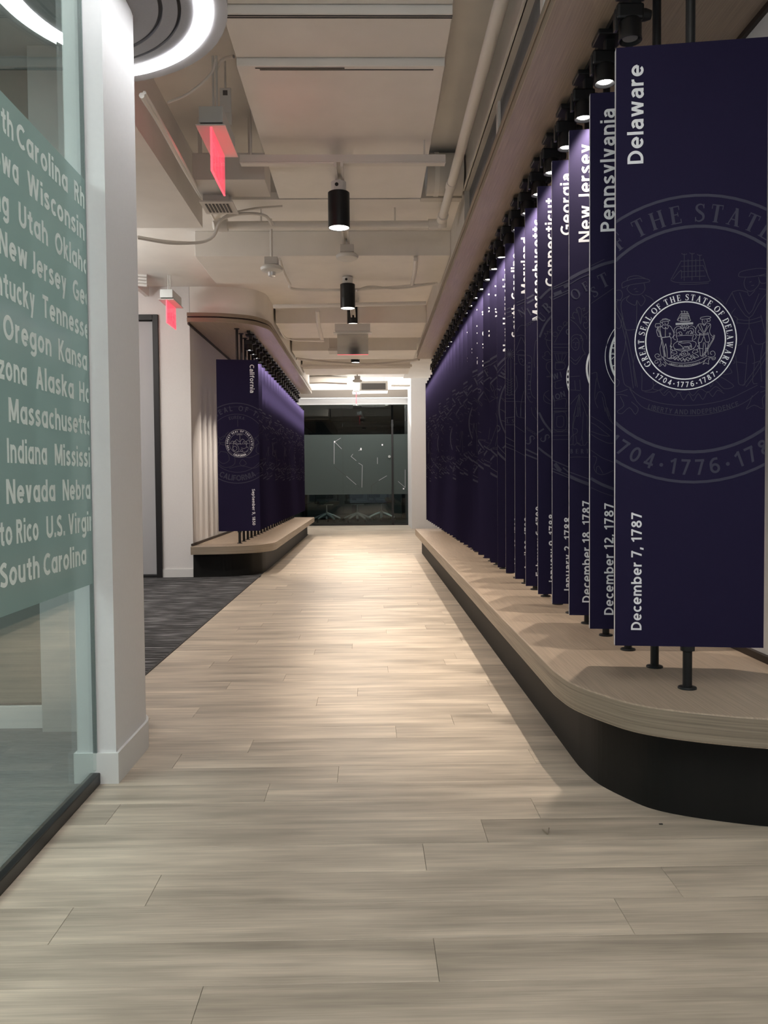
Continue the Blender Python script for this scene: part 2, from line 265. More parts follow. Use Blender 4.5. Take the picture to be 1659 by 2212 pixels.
STRIPS={"2":[[133,-2126,13679,-1762,13870,-1399,14018],[32,-2126,13482,-1762,13686,-1399,13821],[19,-2087,12279,-1944,12221,-2022,12330,-1970,12460,-1866,12430,-1892,12563,-1788,12639,-1710,12557,-1580,12605,-1632,12501,-1554,12525],[19,-1866,12562,-1788,12295,-1736,12030,-1684,12292,-1710,12530],[19,-1437,12494,-1502,12418,-1632,12343,-1606,12263,-1528,12287,-1528,12181,-1476,12127,-1553,12050,-1605,12078,-1631,11973,-1553,11839,-1449,11915],[19,-2106,12200,-1892,12035,-1709,11791,-1527,11600,-1514,11468],[19,-2061,11432,-2061,11537,-1970,11627,-1814,11636,-1683,11526,-1644,11366,-1670,11208,-1631,11048,-1527,10900,-1605,10915],[19,-2062,11405,-2062,11220,-1996,11112,-1905,11069,-1814,11133,-1788,11291,-1801,11424,-1905,11519,-2022,11430,-2062,11405],[19,-2009,11351,-1944,11362],[19,-1879,11360,-1814,11345],[19,-1905,11347,-1918,11242],[19,-1957,11177,-1879,11175],[19,-1762,11634,-1683,11579,-1735,11501,-1644,11472,-1709,11395],[19,-2106,10717,-1918,10553,-1787,10682,-1683,10838,-1553,10967],[19,-2088,10823,-1918,10685,-1761,10840],[19,-2106,10106,-1761,10124],[19,-1944,9970,-1918,9624],[19,-1761,9992,-1735,9619],[19,-2088,9627,-1735,9593],[19,-1787,9461,-2101,9095],[19,-1787,9435,-1996,8643],[19,-1787,9435,-1865,8641],[19,-1774,9434,-1735,8638],[19,-1761,9487,-1552,9137,-1422,8949],[19,-1735,9354,-1500,8634],[19,-1905,8981,-2023,8317,-1996,7916,-2010,7622],[19,-1787,8978,-1813,8659,-1918,8648,-1996,8236,-1865,8181,-1865,8047,-2062,7917,-2114,7731],[19,-1905,7941,-1865,7700,-1761,7592],[19,-1630,8816,-1682,7964,-1734,7752],[19,-1682,7938,-1643,7591],[19,-1487,8707,-1500,8228,-1460,7988,-1447,7748],[19,-2128,7597,-2023,7622,-1944,7595,-1865,7674,-1761,7646,-1734,7578,-1630,7590,-1564,7589,-1499,7695,-1434,7694],[19,-2141,7143,-1839,7160,-1421,7134],[32,-2141,6607,-1420,6333],[133,-2154,6460,-1813,6296,-1394,6132]],"1":[[108,-2120,13294,-1768,13434,-1358,13529],[19,-2108,13413,-1674,13609],[19,-2107,12170,-1380,12645],[14,-1599,10381,-1600,10740,-1553,11026],[14,-2094,9841,-1929,9885,-1905,9692,-1822,9353],[14,-1928,9692,-1975,9308,-1975,8946,-1880,8703],[14,-1951,8994,-1881,9209,-1763,9231,-1668,9060,-1621,8818,-1526,8409],[14,-1739,9062,-1644,8578],[14,-1644,8719,-1526,8355,-1384,8160],[14,-1574,8717,-1432,8233],[14,-2105,8438,-1762,8214,-1419,7919],[14,-2105,8220,-1927,8121,-1690,7923,-1501,7763,-1761,7804,-2104,7930],[14,-2104,7833,-1879,7685,-1572,7535,-1383,7520],[14,-2104,7300,-1760,7054,-1382,6892],[14,-2045,7106,-1926,7056,-1950,6886,-2009,6741,-1949,6571,-1807,6485,-1641,6495,-1382,6614],[14,-1926,6571,-1926,6716,-1855,6764,-1795,6666,-1712,6520],[14,-2103,6050,-1759,5890,-1380,5754],[108,-2115,6359,-1759,6157,-1345,5989]],"3":[[41,-2089,14034,-1448,14320],[41,-2089,13964,-1448,14205],[41,-2090,13653,-1448,13917],[41,-2090,13561,-1448,13825],[175,-2061,13738,-1761,13843],[131,-1675,14026,-1442,14112],[20,-1928,12159,-1945,12105,-1991,12073,-2048,12075,-2094,12110,-2111,12165,-2093,12219,-2048,12251,-1991,12249,-1945,12214,-1928,12159],[20,-1742,12385,-1759,12331,-1805,12299,-1862,12301,-1907,12336,-1925,12391,-1907,12444,-1862,12477,-1805,12475,-1759,12440,-1742,12385],[20,-1539,12566,-1555,12519,-1594,12491,-1644,12492,-1684,12523,-1699,12571,-1684,12618,-1644,12646,-1594,12645,-1554,12614,-1539,12566],[20,-1306,12443,-1319,12401,-1355,12376,-1399,12377,-1434,12405,-1448,12448,-1434,12490,-1399,12515,-1355,12513,-1319,12486,-1306,12443],[20,-2048,11830,-1762,12342,-1448,12707],[20,-2091,11773,-1448,11754],[20,-2091,11643,-1448,11624],[20,-2092,11469,-1448,11422],[20,-2077,11396,-1548,11381],[20,-2020,11366,-1934,11102,-1820,11070,-1705,11096,-1577,11353],[20,-1905,11362,-1863,11100],[20,-1734,11358,-1777,11098],[20,-2020,11047,-1634,11036],[20,-2006,11017,-1992,10756,-1663,10776,-1663,10994,-2006,11017],[20,-2093,10235,-1763,10344],[20,-2007,10262,-2007,10001,-1720,10038],[20,-2093,9479,-1606,9585,-1606,9236],[20,-2050,9478,-2050,9274],[20,-2079,9187,-1563,9192],[20,-2079,9100,-1549,9090],[20,-2079,9212,-1535,9186],[20,-2094,9066,-1549,9070],[20,-2065,9022,-2066,8351,-1606,8344,-1606,9013,-2065,9022],[20,-1950,8860,-1706,8870,-1707,8477,-1951,8481,-1950,8860],[20,-2109,8337,-1521,8328],[20,-2109,8250,-1521,8255],[20,-2109,8104,-1478,8109],[20,-2109,7943,-1478,7948],[47,-2133,7116,-1478,6825],[47,-2133,6788,-1478,6489],[47,-2133,6671,-1478,6401],[160,-2038,6977,-1808,6668],[64,-1713,6813,-1492,6621]],"4":[[111,-2045,14207,-1759,14488,-1455,14717],[95,-2057,12544,-1822,13087,-1456,13538],[22,-1466,12887,-1605,12860,-1574,12734,-1730,12801,-1699,12675,-1854,12711,-1761,12582,-1823,12459,-1637,12390,-1466,12417],[22,-1730,12456,-1761,12268,-1637,12013,-1513,11916,-1466,12134],[22,-1949,11708,-1824,11736,-1824,11862,-1699,11921,-1606,11793,-1513,11727,-1467,11820],[22,-1949,11676,-1762,11545,-1575,11572,-1513,11507,-1731,11419,-1763,11199,-1638,11007,-1576,10880],[22,-1763,10837,-1545,10847,-1514,10815,-1747,10815],[22,-1468,10247,-1733,10190,-1873,10035,-1858,9783,-1640,9652,-1468,9617],[22,-1857,10035,-1640,9810,-1468,9743],[95,-2083,9276,-1859,8829,-1501,8365],[95,-2117,7740,-1829,7498,-1502,7266],[76,-2110,8406,-1875,8560]],"5":[[96,-2068,14836,-1742,15010],[96,-2055,14622,-1742,14790],[17,-1996,13615,-2006,13586,-2031,13568,-2063,13569,-2088,13589,-2097,13619,-2088,13648,-2062,13666,-2031,13665,-2006,13646,-1996,13615],[17,-1879,13679,-1888,13650,-1914,13632,-1945,13633,-1970,13652,-1980,13683,-1970,13712,-1945,13730,-1913,13729,-1888,13709,-1879,13679],[17,-1778,13761,-1787,13731,-1813,13714,-1844,13715,-1869,13734,-1878,13764,-1869,13793,-1844,13811,-1812,13810,-1787,13791,-1778,13761],[17,-1677,13825,-1687,13795,-1712,13778,-1743,13779,-1768,13798,-1778,13828,-1768,13858,-1743,13875,-1712,13874,-1686,13855,-1677,13825],[17,-1576,13889,-1586,13860,-1611,13842,-1642,13843,-1667,13862,-1677,13893,-1667,13922,-1642,13940,-1611,13939,-1586,13919,-1576,13889],[17,-1475,13953,-1485,13924,-1510,13906,-1541,13907,-1566,13927,-1576,13957,-1566,13986,-1541,14004,-1510,14003,-1485,13984,-1475,13953],[24,-2067,12210,-1898,12138,-1831,11932,-1866,11254,-1901,10744,-1834,10334,-1666,10160],[24,-2068,11769,-2052,11258,-2103,10749,-2070,10339,-1919,10029,-1801,9993],[24,-1714,11623,-1730,12099,-1662,12843,-1494,12838],[17,-2026,8780,-2035,8752,-2059,8735,-2088,8736,-2112,8754,-2121,8782,-2112,8810,-2088,8827,-2059,8826,-2035,8809,-2026,8780],[17,-1925,8693,-1934,8665,-1958,8648,-1987,8649,-2011,8667,-2020,8695,-2011,8723,-1987,8740,-1958,8739,-1934,8722,-1925,8693],[17,-1824,8623,-1833,8595,-1857,8578,-1886,8579,-1909,8597,-1918,8625,-1909,8653,-1886,8670,-1856,8669,-1833,8652,-1824,8623],[17,-1723,8553,-1732,8525,-1755,8508,-1785,8509,-1808,8527,-1817,8555,-1808,8583,-1785,8600,-1755,8599,-1732,8582,-1723,8553],[17,-1622,8484,-1631,8456,-1654,8439,-1684,8439,-1707,8457,-1716,8485,-1707,8513,-1683,8530,-1654,8530,-1631,8512,-1622,8484],[82,-2126,7790,-1569,7509],[82,-2127,7533,-1570,7304],[20,-1869,9750,-1802,9442,-1634,9200,-1516,9028],[20,-1667,9746,-1566,9335,-1499,9232]],"6":[[26,-2017,12754,-1890,12878,-1673,12854,-1583,12669],[26,-2071,12676,-1547,12625],[26,-1963,12607,-1927,12351,-1819,12166,-1638,12125,-1602,12342,-1601,12561,-1818,12603,-1963,12607],[26,-1891,12423,-1782,12456,-1710,12345,-1783,12274],[26,-2033,13592,-1816,13640,-1599,13579],[26,-1816,13549,-2071,12865],[26,-1780,13512,-1636,13216],[26,-2014,13810,-1923,14025,-1778,14129,-1544,14085],[26,-1677,10831,-1823,10195,-1861,9541],[26,-2113,10310,-1642,10282],[26,-2000,12207,-2218,12176],[26,-2074,11625,-2003,11076,-2149,10714,-2096,10164,-2006,9543],[33,-2029,15263,-1541,15463],[33,-2029,15118,-1541,15336],[26,-2060,10011,-2025,9571,-1644,9454],[26,-1824,10006,-1825,9494],[26,-2153,9096,-1645,8740],[26,-2138,7848,-1612,7548]],"7":[[27,-1918,13117,-1627,13109],[27,-1918,13117,-1656,12984],[27,-1918,13117,-1737,12884],[27,-1918,13117,-1854,12831],[27,-1918,13117,-1983,12835],[27,-1918,13117,-2099,12894],[27,-1918,13117,-2180,12998],[27,-1918,13117,-2208,13125],[27,-1918,13117,-2179,13251],[27,-1918,13117,-2098,13351],[27,-1918,13117,-1981,13404],[27,-1918,13117,-1852,13400],[27,-1918,13117,-1736,13340],[27,-1918,13117,-1656,13236],[27,-1996,12808,-1990,11990,-2020,10976],[27,-1841,12804,-1843,11986,-1827,10972],[27,-2118,10939,-1652,10929],[27,-2118,10744,-1672,10735],[27,-2119,10588,-1673,10578],[23,-2096,11836,-1921,11715,-1747,11828],[23,-2096,11700,-1922,11579,-1747,11692],[23,-2096,11563,-1922,11442,-1748,11555],[23,-2097,11427,-1923,11306,-1748,11419],[23,-2097,11290,-1923,11169,-1748,11282],[23,-2098,11154,-1923,11033,-1749,11146],[23,-2098,11017,-1924,10896,-1749,11009],[47,-2066,15530,-1872,15601],[47,-2066,15336,-1795,15424],[47,-2047,15103,-1777,15190],[39,-2199,9683,-1655,9752],[39,-2161,9330,-1656,9322],[39,-2436,8472,-1660,8128],[39,-2437,8276,-1660,7951],[39,-2183,8704,-1678,8422]]}
STRIP_GLYPHS={"2":[["O",-1918,13118,372,28,"serif"],["F",-1554,13381,345,26,"serif"],["B",-2062,7369,159,0,"serif"],["E",-1865,7367,159,0,"serif"],["R",-1677,7364,159,0,"serif"],["T",-1481,7362,159,0,"serif"]],"1":[["T",-1697,12919,457,24,"serif"],["S",-2002,12549,337,28,"serif"]],"3":[["C",-1511,12233,247,20,"sans"],["W",-2006,10480,233,14,"sans"],["I",-1797,10548,233,14,"sans"],["I",-2079,9609,233,14,"sans"],["O",-1921,9679,233,14,"sans"],["N",-1720,9762,233,14,"sans"]],"4":[["B",-1728,13804,458,40,"serif"],["U",-1962,13405,379,45,"serif"],["I",-1505,14140,379,38,"serif"],["S",-1822,8148,411,-55,"serif"]],"5":[["I",-1955,14223,375,30,"serif"],["E",-1949,11833,116,-90,"sans"],["N",-1964,11657,116,-90,"sans"],["S",-1965,11480,116,-90,"sans"],["E",-1953,11303,116,-90,"sans"],["P",-1935,10949,116,-90,"sans"],["E",-1947,10772,116,-90,"sans"],["T",-1963,10596,116,-90,"sans"],["I",-1969,10419,116,-90,"sans"],["T",-1959,10241,116,-90,"sans"],["S",-1923,8215,478,-45,"serif"]],"6":[["N",-1777,14783,403,30,"serif"]],"7":[["A",-1681,14780,313,30,"serif"],["L",-2013,9523,215,0,"serif"],["S",-1741,9519,215,0,"serif"]]}
FILM_ROWS = [(1.7966, [('th', None, 2.115), ('Carolina', 2.134, 2.487), ('Rhode Island', 2.541, None)]), (1.6974, [('Iowa', None, 2.14), ('Wisconsin', 2.194, 2.624)]), (1.5982, [('Wyoming', None, 2.077), ('Utah', 2.134, 2.324), ('Oklahoma', 2.378, None)]), (1.499, [('New Jersey', 2.016, 2.458), ('Georgia', 2.511, None)]), (1.3998, [('Kentucky', None, 2.224), ('Tennessee', 2.277, None)]), (1.3006, [('Oregon', 2.03, 2.333), ('Kansas', 2.385, None)]), (1.2015, [('Arizona', None, 2.162), ('Alaska', 2.219, 2.501), ('Hawaii', 2.548, None)]), (1.1023, [('Massachusetts', 2.049, None)]), (1.0031, [('Indiana', None, 2.283), ('Mississippi', 2.339, None)]), (0.9039, [('Nevada', 2.025, 2.337), ('Nebraska', 2.393, None)]), (0.8047, [('Puerto Rico', None, 2.214), ('U.S. Virgin Islands', 2.268, None)]), (0.7055, [('South Carolina', 1.979, 2.579)])]

# ---------------------------------------------------------------- a drawn alphabet: every glyph is a set of 2-D polygons
def ribbon(polys, pts, w):
    """polyline of width w (number or list) -> quads with mitred joints"""
    P = [Vector((p[0], p[1])) for p in pts]; n = len(P); W = w if isinstance(w, (list, tuple)) else [w]*n
    if n < 2: return
    Ls, Rs = [], []
    for i in range(n):
        d1 = (P[i]-P[i-1]).normalized() if i else None; d2 = (P[i+1]-P[i]).normalized() if i < n-1 else None
        if d1 is None: d1 = d2
        if d2 is None: d2 = d1
        t = d1+d2
        t = t.normalized() if t.length > 1e-6 else d1
        nn = Vector((-t.y, t.x)); c = max(0.45, nn.dot(Vector((-d1.y, d1.x))))
        o = nn*(W[i]/2/c); Ls.append(P[i]+o); Rs.append(P[i]-o)
    for i in range(n-1): polys.append([Rs[i], Rs[i+1], Ls[i+1], Ls[i]])
def arc(cx, cy, rx, ry, a0, a1, n=14):
    return [(cx+rx*math.cos(math.radians(a0+(a1-a0)*k/n)), cy+ry*math.sin(math.radians(a0+(a1-a0)*k/n))) for k in range(n+1)]
def diag(polys, x0, y0, x1, y1, w):
    d = Vector((x1-x0, y1-y0)).normalized(); wx = w/max(0.3, abs(d.y))/2
    polys.append([Vector((x0-wx, y0)), Vector((x0+wx, y0)), Vector((x1+wx, y1)), Vector((x1-wx, y1))])
_gc = {}
def sans(ch, w=0.155, geo=False):
    key = (ch, w, geo)
    if key in _gc: return _gc[key]
    h = w/2; X = 0.755; x = X-h; t = 1-h; b = h; q = []
    R = lambda pts, ww=w: ribbon(q, pts, ww)
    V = lambda xx, y0, y1: R([(xx, y0), (xx, y1)])
    Hh = lambda y, x0, x1: R([(x0, y), (x1, y)])
    cx = 0.32; rx = 0.32-h; ry = X/2-h; cy = X/2; adv = 0.72
    def bowl(): R(arc(cx, cy, rx, ry, 0, 360, 28))
    if ch == 'o': bowl(); adv = 0.64
    elif ch == 'a':
        if geo: bowl(); V(2*cx-h, 0, X); adv = 0.64
        else:
            W = 0.56; R([(W-h, 0), (W-h, 0.47)] + arc(W/2+0.02, 0.47, W/2-0.02-h, x-0.47, 0, 118, 10)[1:] + [(0.10, x-0.085)])
            R([(W-h, 0.44), (0.32, 0.425)] + arc(0.29, 0.235, 0.29-h, 0.19, 95, 250, 12) + [(0.30, b), (0.42, 0.12), (W-h, 0.24)]); adv = W
    elif ch == 'b': bowl(); V(h, 0, 1); adv = 0.64
    elif ch == 'd': bowl(); V(2*cx-h, 0, 1); adv = 0.64
    elif ch == 'p': bowl(); V(h, -0.30, X); adv = 0.64
    elif ch == 'q': bowl(); V(2*cx-h, -0.30, X); adv = 0.64
    elif ch == 'g': bowl(); R([(2*cx-h, X), (2*cx-h, -0.05)] + arc(cx, -0.03, rx, 0.27-h, 0, -150, 12)[1:]); adv = 0.64
    elif ch == 'c': R(arc(cx, cy, rx, ry, 48, 312, 22)); adv = 0.53
    elif ch == 'e': R(arc(cx, cy, rx, ry, 0, 315, 24)); Hh(cy, h, 2*cx-h*0.6); adv = 0.62
    elif ch == 'n': V(h, 0, X); R(arc(0.30, 0.44, 0.30-h, x-0.44, 170, 0, 12) + [(0.60-h, 0)]); adv = 0.60
    elif ch == 'h': V(h, 0, 1); R(arc(0.30, 0.44, 0.30-h, x-0.44, 170, 0, 12) + [(0.60-h, 0)]); adv = 0.60
    elif ch == 'm':
        V(h, 0, X); r = 0.24
        R(arc(r+0.01, 0.46, r-h+0.01, x-0.46, 170, 0, 10) + [(2*r+0.02-h, 0)])
        R(arc(3*r-h+0.02, 0.46, r-h+0.01, x-0.46, 170, 0, 10) + [(4*r+0.03-2*h, 0)]); adv = 4*r+0.03-h
    elif ch == 'u': V(0.60-h, 0, X); R([(h, X)] + arc(0.30, 0.31, 0.30-h, 0.31-h, 180, 350, 12)); adv = 0.60
    elif ch == 'r': V(h, 0, X); R(arc(0.33, 0.40, 0.33-h, x-0.40, 165, 82, 8)); adv = 0.39
    elif ch == 'i': V(h, 0, X); V(h, 0.86, 1.03); adv = w
    elif ch == 'j': R([(h, X), (h, -0.16), (h-0.06, -0.24), (-0.12, -0.25)]); V(h, 0.86, 1.03); adv = w
    elif ch == 'l': V(h, 0, 1.03); adv = w
    elif ch == 'k': V(h, 0, 1.03); diag(q, 0.17, 0.36, 0.46, X, w); diag(q, 0.22, 0.44, 0.48, 0, w); adv = 0.57
    elif ch == 't': R([(0.14+h, 0.94), (0.14+h, 0.20), (0.14+h+0.03, b+0.03), (0.14+h+0.10, b), (0.44, b)]); Hh(x, 0, 0.44); adv = 0.44
    elif ch == 'f': R([(0.12+h, 0), (0.12+h, 0.82), (0.12+h+0.04, t-0.02), (0.12+h+0.12, t), (0.46, t)]); Hh(x, 0, 0.42); adv = 0.42
    elif ch == 's': R(catmull([(0.45, x-0.05), (0.28, x), (0.12, x-0.08), (0.12, cy+0.11), (0.27, cy), (0.41, cy-0.10), (0.42, b+0.10), (0.26, b), (0.03, b+0.06)], 5)); adv = 0.52
    elif ch == 'v': diag(q, h*1.1, X, 0.28, 0, w); diag(q, 0.56-h*1.1, X, 0.28, 0, w); adv = 0.56
    elif ch == 'w':
        for a, c in ((h*1.1, 0.24), (0.44, 0.24), (0.44, 0.64), (0.88-h*1.1, 0.64)): diag(q, a, X, c, 0, w*0.94)
        adv = 0.88
    elif ch == 'x': diag(q, h*1.2, X, 0.54-h*1.2, 0, w); diag(q, 0.54-h*1.2, X, h*1.2, 0, w); adv = 0.54
    elif ch == 'y': diag(q, h*1.1, X, 0.30, 0.02, w); diag(q, 0.58-h*1.1, X, 0.20, -0.30, w); adv = 0.57
    elif ch == 'z': Hh(x, 0, 0.5); Hh(b, 0, 0.5); diag(q, 0.5-h, X-w, h, w, w); adv = 0.5
    elif ch == 'A': diag(q, h*1.1, 0, 0.36, 1, w); diag(q, 0.72-h*1.1, 0, 0.36, 1, w); Hh(0.32, 0.16, 0.56); adv = 0.72
    elif ch == 'B':
        V(h, 0, 1); R([(h, t), (0.32, t)] + arc(0.32, 0.76, 0.22-h*0.5, t-0.76, 80, -80, 10) + [(h, 0.52)])
        R([(h, 0.52), (0.34, 0.52)] + arc(0.34, 0.27, 0.27-h*0.5, 0.25, 80, -70, 10) + [(0.34, b), (h, b)]); adv = 0.62
    elif ch == 'C': R(arc(0.42, 0.5, 0.42-h, 0.5-h, 50, 310, 24)); adv = 0.68
    elif ch == 'D': V(h, 0, 1); R([(h, t), (0.26, t)] + arc(0.26, 0.5, 0.46-h, 0.5-h, 85, -85, 18) + [(0.26, b), (h, b)]); adv = 0.72
    elif ch == 'E': V(h, 0, 1); Hh(t, 0, 0.53); Hh(0.52, 0, 0.50); Hh(b, 0, 0.53); adv = 0.53
    elif ch == 'F': V(h, 0, 1); Hh(t, 0, 0.52); Hh(0.50, 0, 0.49); adv = 0.50
    elif ch == 'G': R(arc(0.44, 0.5, 0.44-h, 0.5-h, 52, 320, 24) + [(0.78-h, 0.16), (0.78-h, 0.47)]); Hh(0.47, 0.42, 0.78); adv = 0.78
    elif ch == 'H': V(h, 0, 1); V(0.70-h, 0, 1); Hh(0.52, 0, 0.70); adv = 0.70
    elif ch == 'I': V(h, 0, 1); adv = w
    elif ch == 'J': R([(0.36-h, 1), (0.36-h, 0.26)] + arc(0.13, 0.26, 0.23-h, 0.26-h, 0, -130, 10)[1:]); adv = 0.36
    elif ch == 'K': V(h, 0, 1); diag(q, 0.18, 0.42, 0.55, 1, w); diag(q, 0.24, 0.55, 0.58, 0, w); adv = 0.66
    elif ch == 'L': V(h, 0, 1); Hh(b, 0, 0.50); adv = 0.50
    elif ch == 'M': V(h, 0, 1); V(0.88-h, 0, 1); diag(q, h*1.3, 1, 0.44, 0.10, w); diag(q, 0.88-h*1.3, 1, 0.44, 0.10, w); adv = 0.88
    elif ch == 'N': V(h, 0, 1); V(0.74-h, 0, 1); diag(q, h*1.2, 1, 0.74-h*1.2, 0, w); adv = 0.74
    elif ch in 'OQ':
        R(arc(0.42, 0.5, 0.42-h, 0.5-h, 0, 360, 32)); adv = 0.84
        if ch == 'Q': diag(q, 0.50, 0.28, 0.72, -0.06, w)
    elif ch == 'P': V(h, 0, 1); R([(h, t), (0.32, t)] + arc(0.32, 0.70, 0.28-h, t-0.70, 80, -80, 12) + [(h, 0.70-(t-0.70))]); adv = 0.60
    elif ch == 'R': V(h, 0, 1); R([(h, t), (0.32, t)] + arc(0.32, 0.72, 0.27-h, t-0.72, 80, -80, 12) + [(h, 0.72-(t-0.72))]); diag(q, 0.34, 0.48, 0.54, 0, w); adv = 0.63
    elif ch == 'S': R(catmull([(0.52, t-0.07), (0.32, t), (0.13, t-0.11), (0.12, 0.66), (0.30, 0.52), (0.48, 0.38), (0.49, 0.16), (0.30, b), (0.03, b+0.08)], 6)); adv = 0.60
    elif ch == 'T': V(0.30, 0, 1); Hh(t, 0, 0.60); adv = 0.60
    elif ch == 'U': R([(h, 1), (h, 0.34)] + arc(0.35, 0.34, 0.35-h, 0.34-h, 180, 360, 14)[1:] + [(0.70-h, 1)]); adv = 0.70
    elif ch == 'V': diag(q, h*1.1, 1, 0.35, 0, w); diag(q, 0.70-h*1.1, 1, 0.35, 0, w); adv = 0.70
    elif ch == 'W':
        for a, c in ((h*1.1, 0.29), (0.53, 0.29), (0.53, 0.77), (1.06-h*1.1, 0.77)): diag(q, a, 1, c, 0, w*0.95)
        adv = 1.06
    elif ch == 'X': diag(q, h*1.2, 1, 0.66-h*1.2, 0, w); diag(q, 0.66-h*1.2, 1, h*1.2, 0, w); adv = 0.66
    elif ch == 'Y': V(0.33, 0, 0.46); diag(q, h*1.2, 1, 0.33, 0.40, w); diag(q, 0.66-h*1.2, 1, 0.33, 0.40, w); adv = 0.66
    elif ch == 'Z': Hh(t, 0, 0.6); Hh(b, 0, 0.6); diag(q, 0.6-h*1.3, 1-w, h*1.3, w, w); adv = 0.6
    elif ch == '0': R(arc(0.31, 0.5, 0.31-h, 0.5-h, 0, 360, 28)); adv = 0.62
    elif ch == '1': V(0.34, 0, 1); R([(0.34-h*0.4, t-0.02), (0.08, 0.74)], w*0.9); adv = 0.46
    elif ch == '2': R(catmull([(0.08, 0.82), (0.27, t), (0.46, t-0.10), (0.47, 0.64), (0.30, 0.38), (0.06, b+0.04)], 6)); Hh(b, 0.02, 0.58); adv = 0.58
    elif ch == '3': R(catmull([(0.06, t-0.05), (0.26, t), (0.46, t-0.10), (0.44, 0.60), (0.20, 0.53)], 6)); R(catmull([(0.20, 0.53), (0.48, 0.44), (0.50, 0.18), (0.28, b), (0.02, b+0.06)], 6)); adv = 0.58
    elif ch == '4': V(0.44, 0, 1); Hh(0.27, 0.02, 0.62); diag(q, 0.10, 0.24, 0.42, 1, w*0.8); adv = 0.62
    elif ch == '5': Hh(t, 0.10, 0.52); V(0.10+h, 0.50, 1); R(catmull([(0.12, 0.55), (0.32, 0.60), (0.50, 0.46), (0.50, 0.20), (0.30, b), (0.04, b+0.06)], 6)); adv = 0.58
    elif ch == '6': R(arc(0.31, 0.32, 0.31-h, 0.32-h, 0, 360, 24)); R(catmull([(h, 0.34), (0.10, 0.68), (0.28, 0.90), (0.54, t)], 6)); adv = 0.62
    elif ch == '9': R(arc(0.31, 0.68, 0.31-h, 0.32-h, 0, 360, 24)); R(catmull([(0.62-h, 0.66), (0.52, 0.32), (0.34, 0.10), (0.08, b)], 6)); adv = 0.62
    elif ch == '7': Hh(t, 0.0, 0.57); diag(q, 0.57-h*1.2, 1-h, 0.20, 0, w); adv = 0.57
    elif ch == '8': R(arc(0.31, 0.76, 0.26-h, 0.24-h, 0, 360, 22)); R(arc(0.31, 0.275, 0.31-h, 0.275-h, 0, 360, 24)); adv = 0.62
    elif ch == ',': diag(q, 0.10, 0.16, 0.03, -0.18, w); adv = 0.18
    elif ch == '.': V(h, 0, w*1.1); adv = w
    elif ch == '*': R(arc(0.2, 0.42, 0.06, 0.06, 0, 360, 14), 0.12); adv = 0.40
    elif ch == ' ': adv = 0.16
    _gc[key] = (q, adv); return _gc[key]
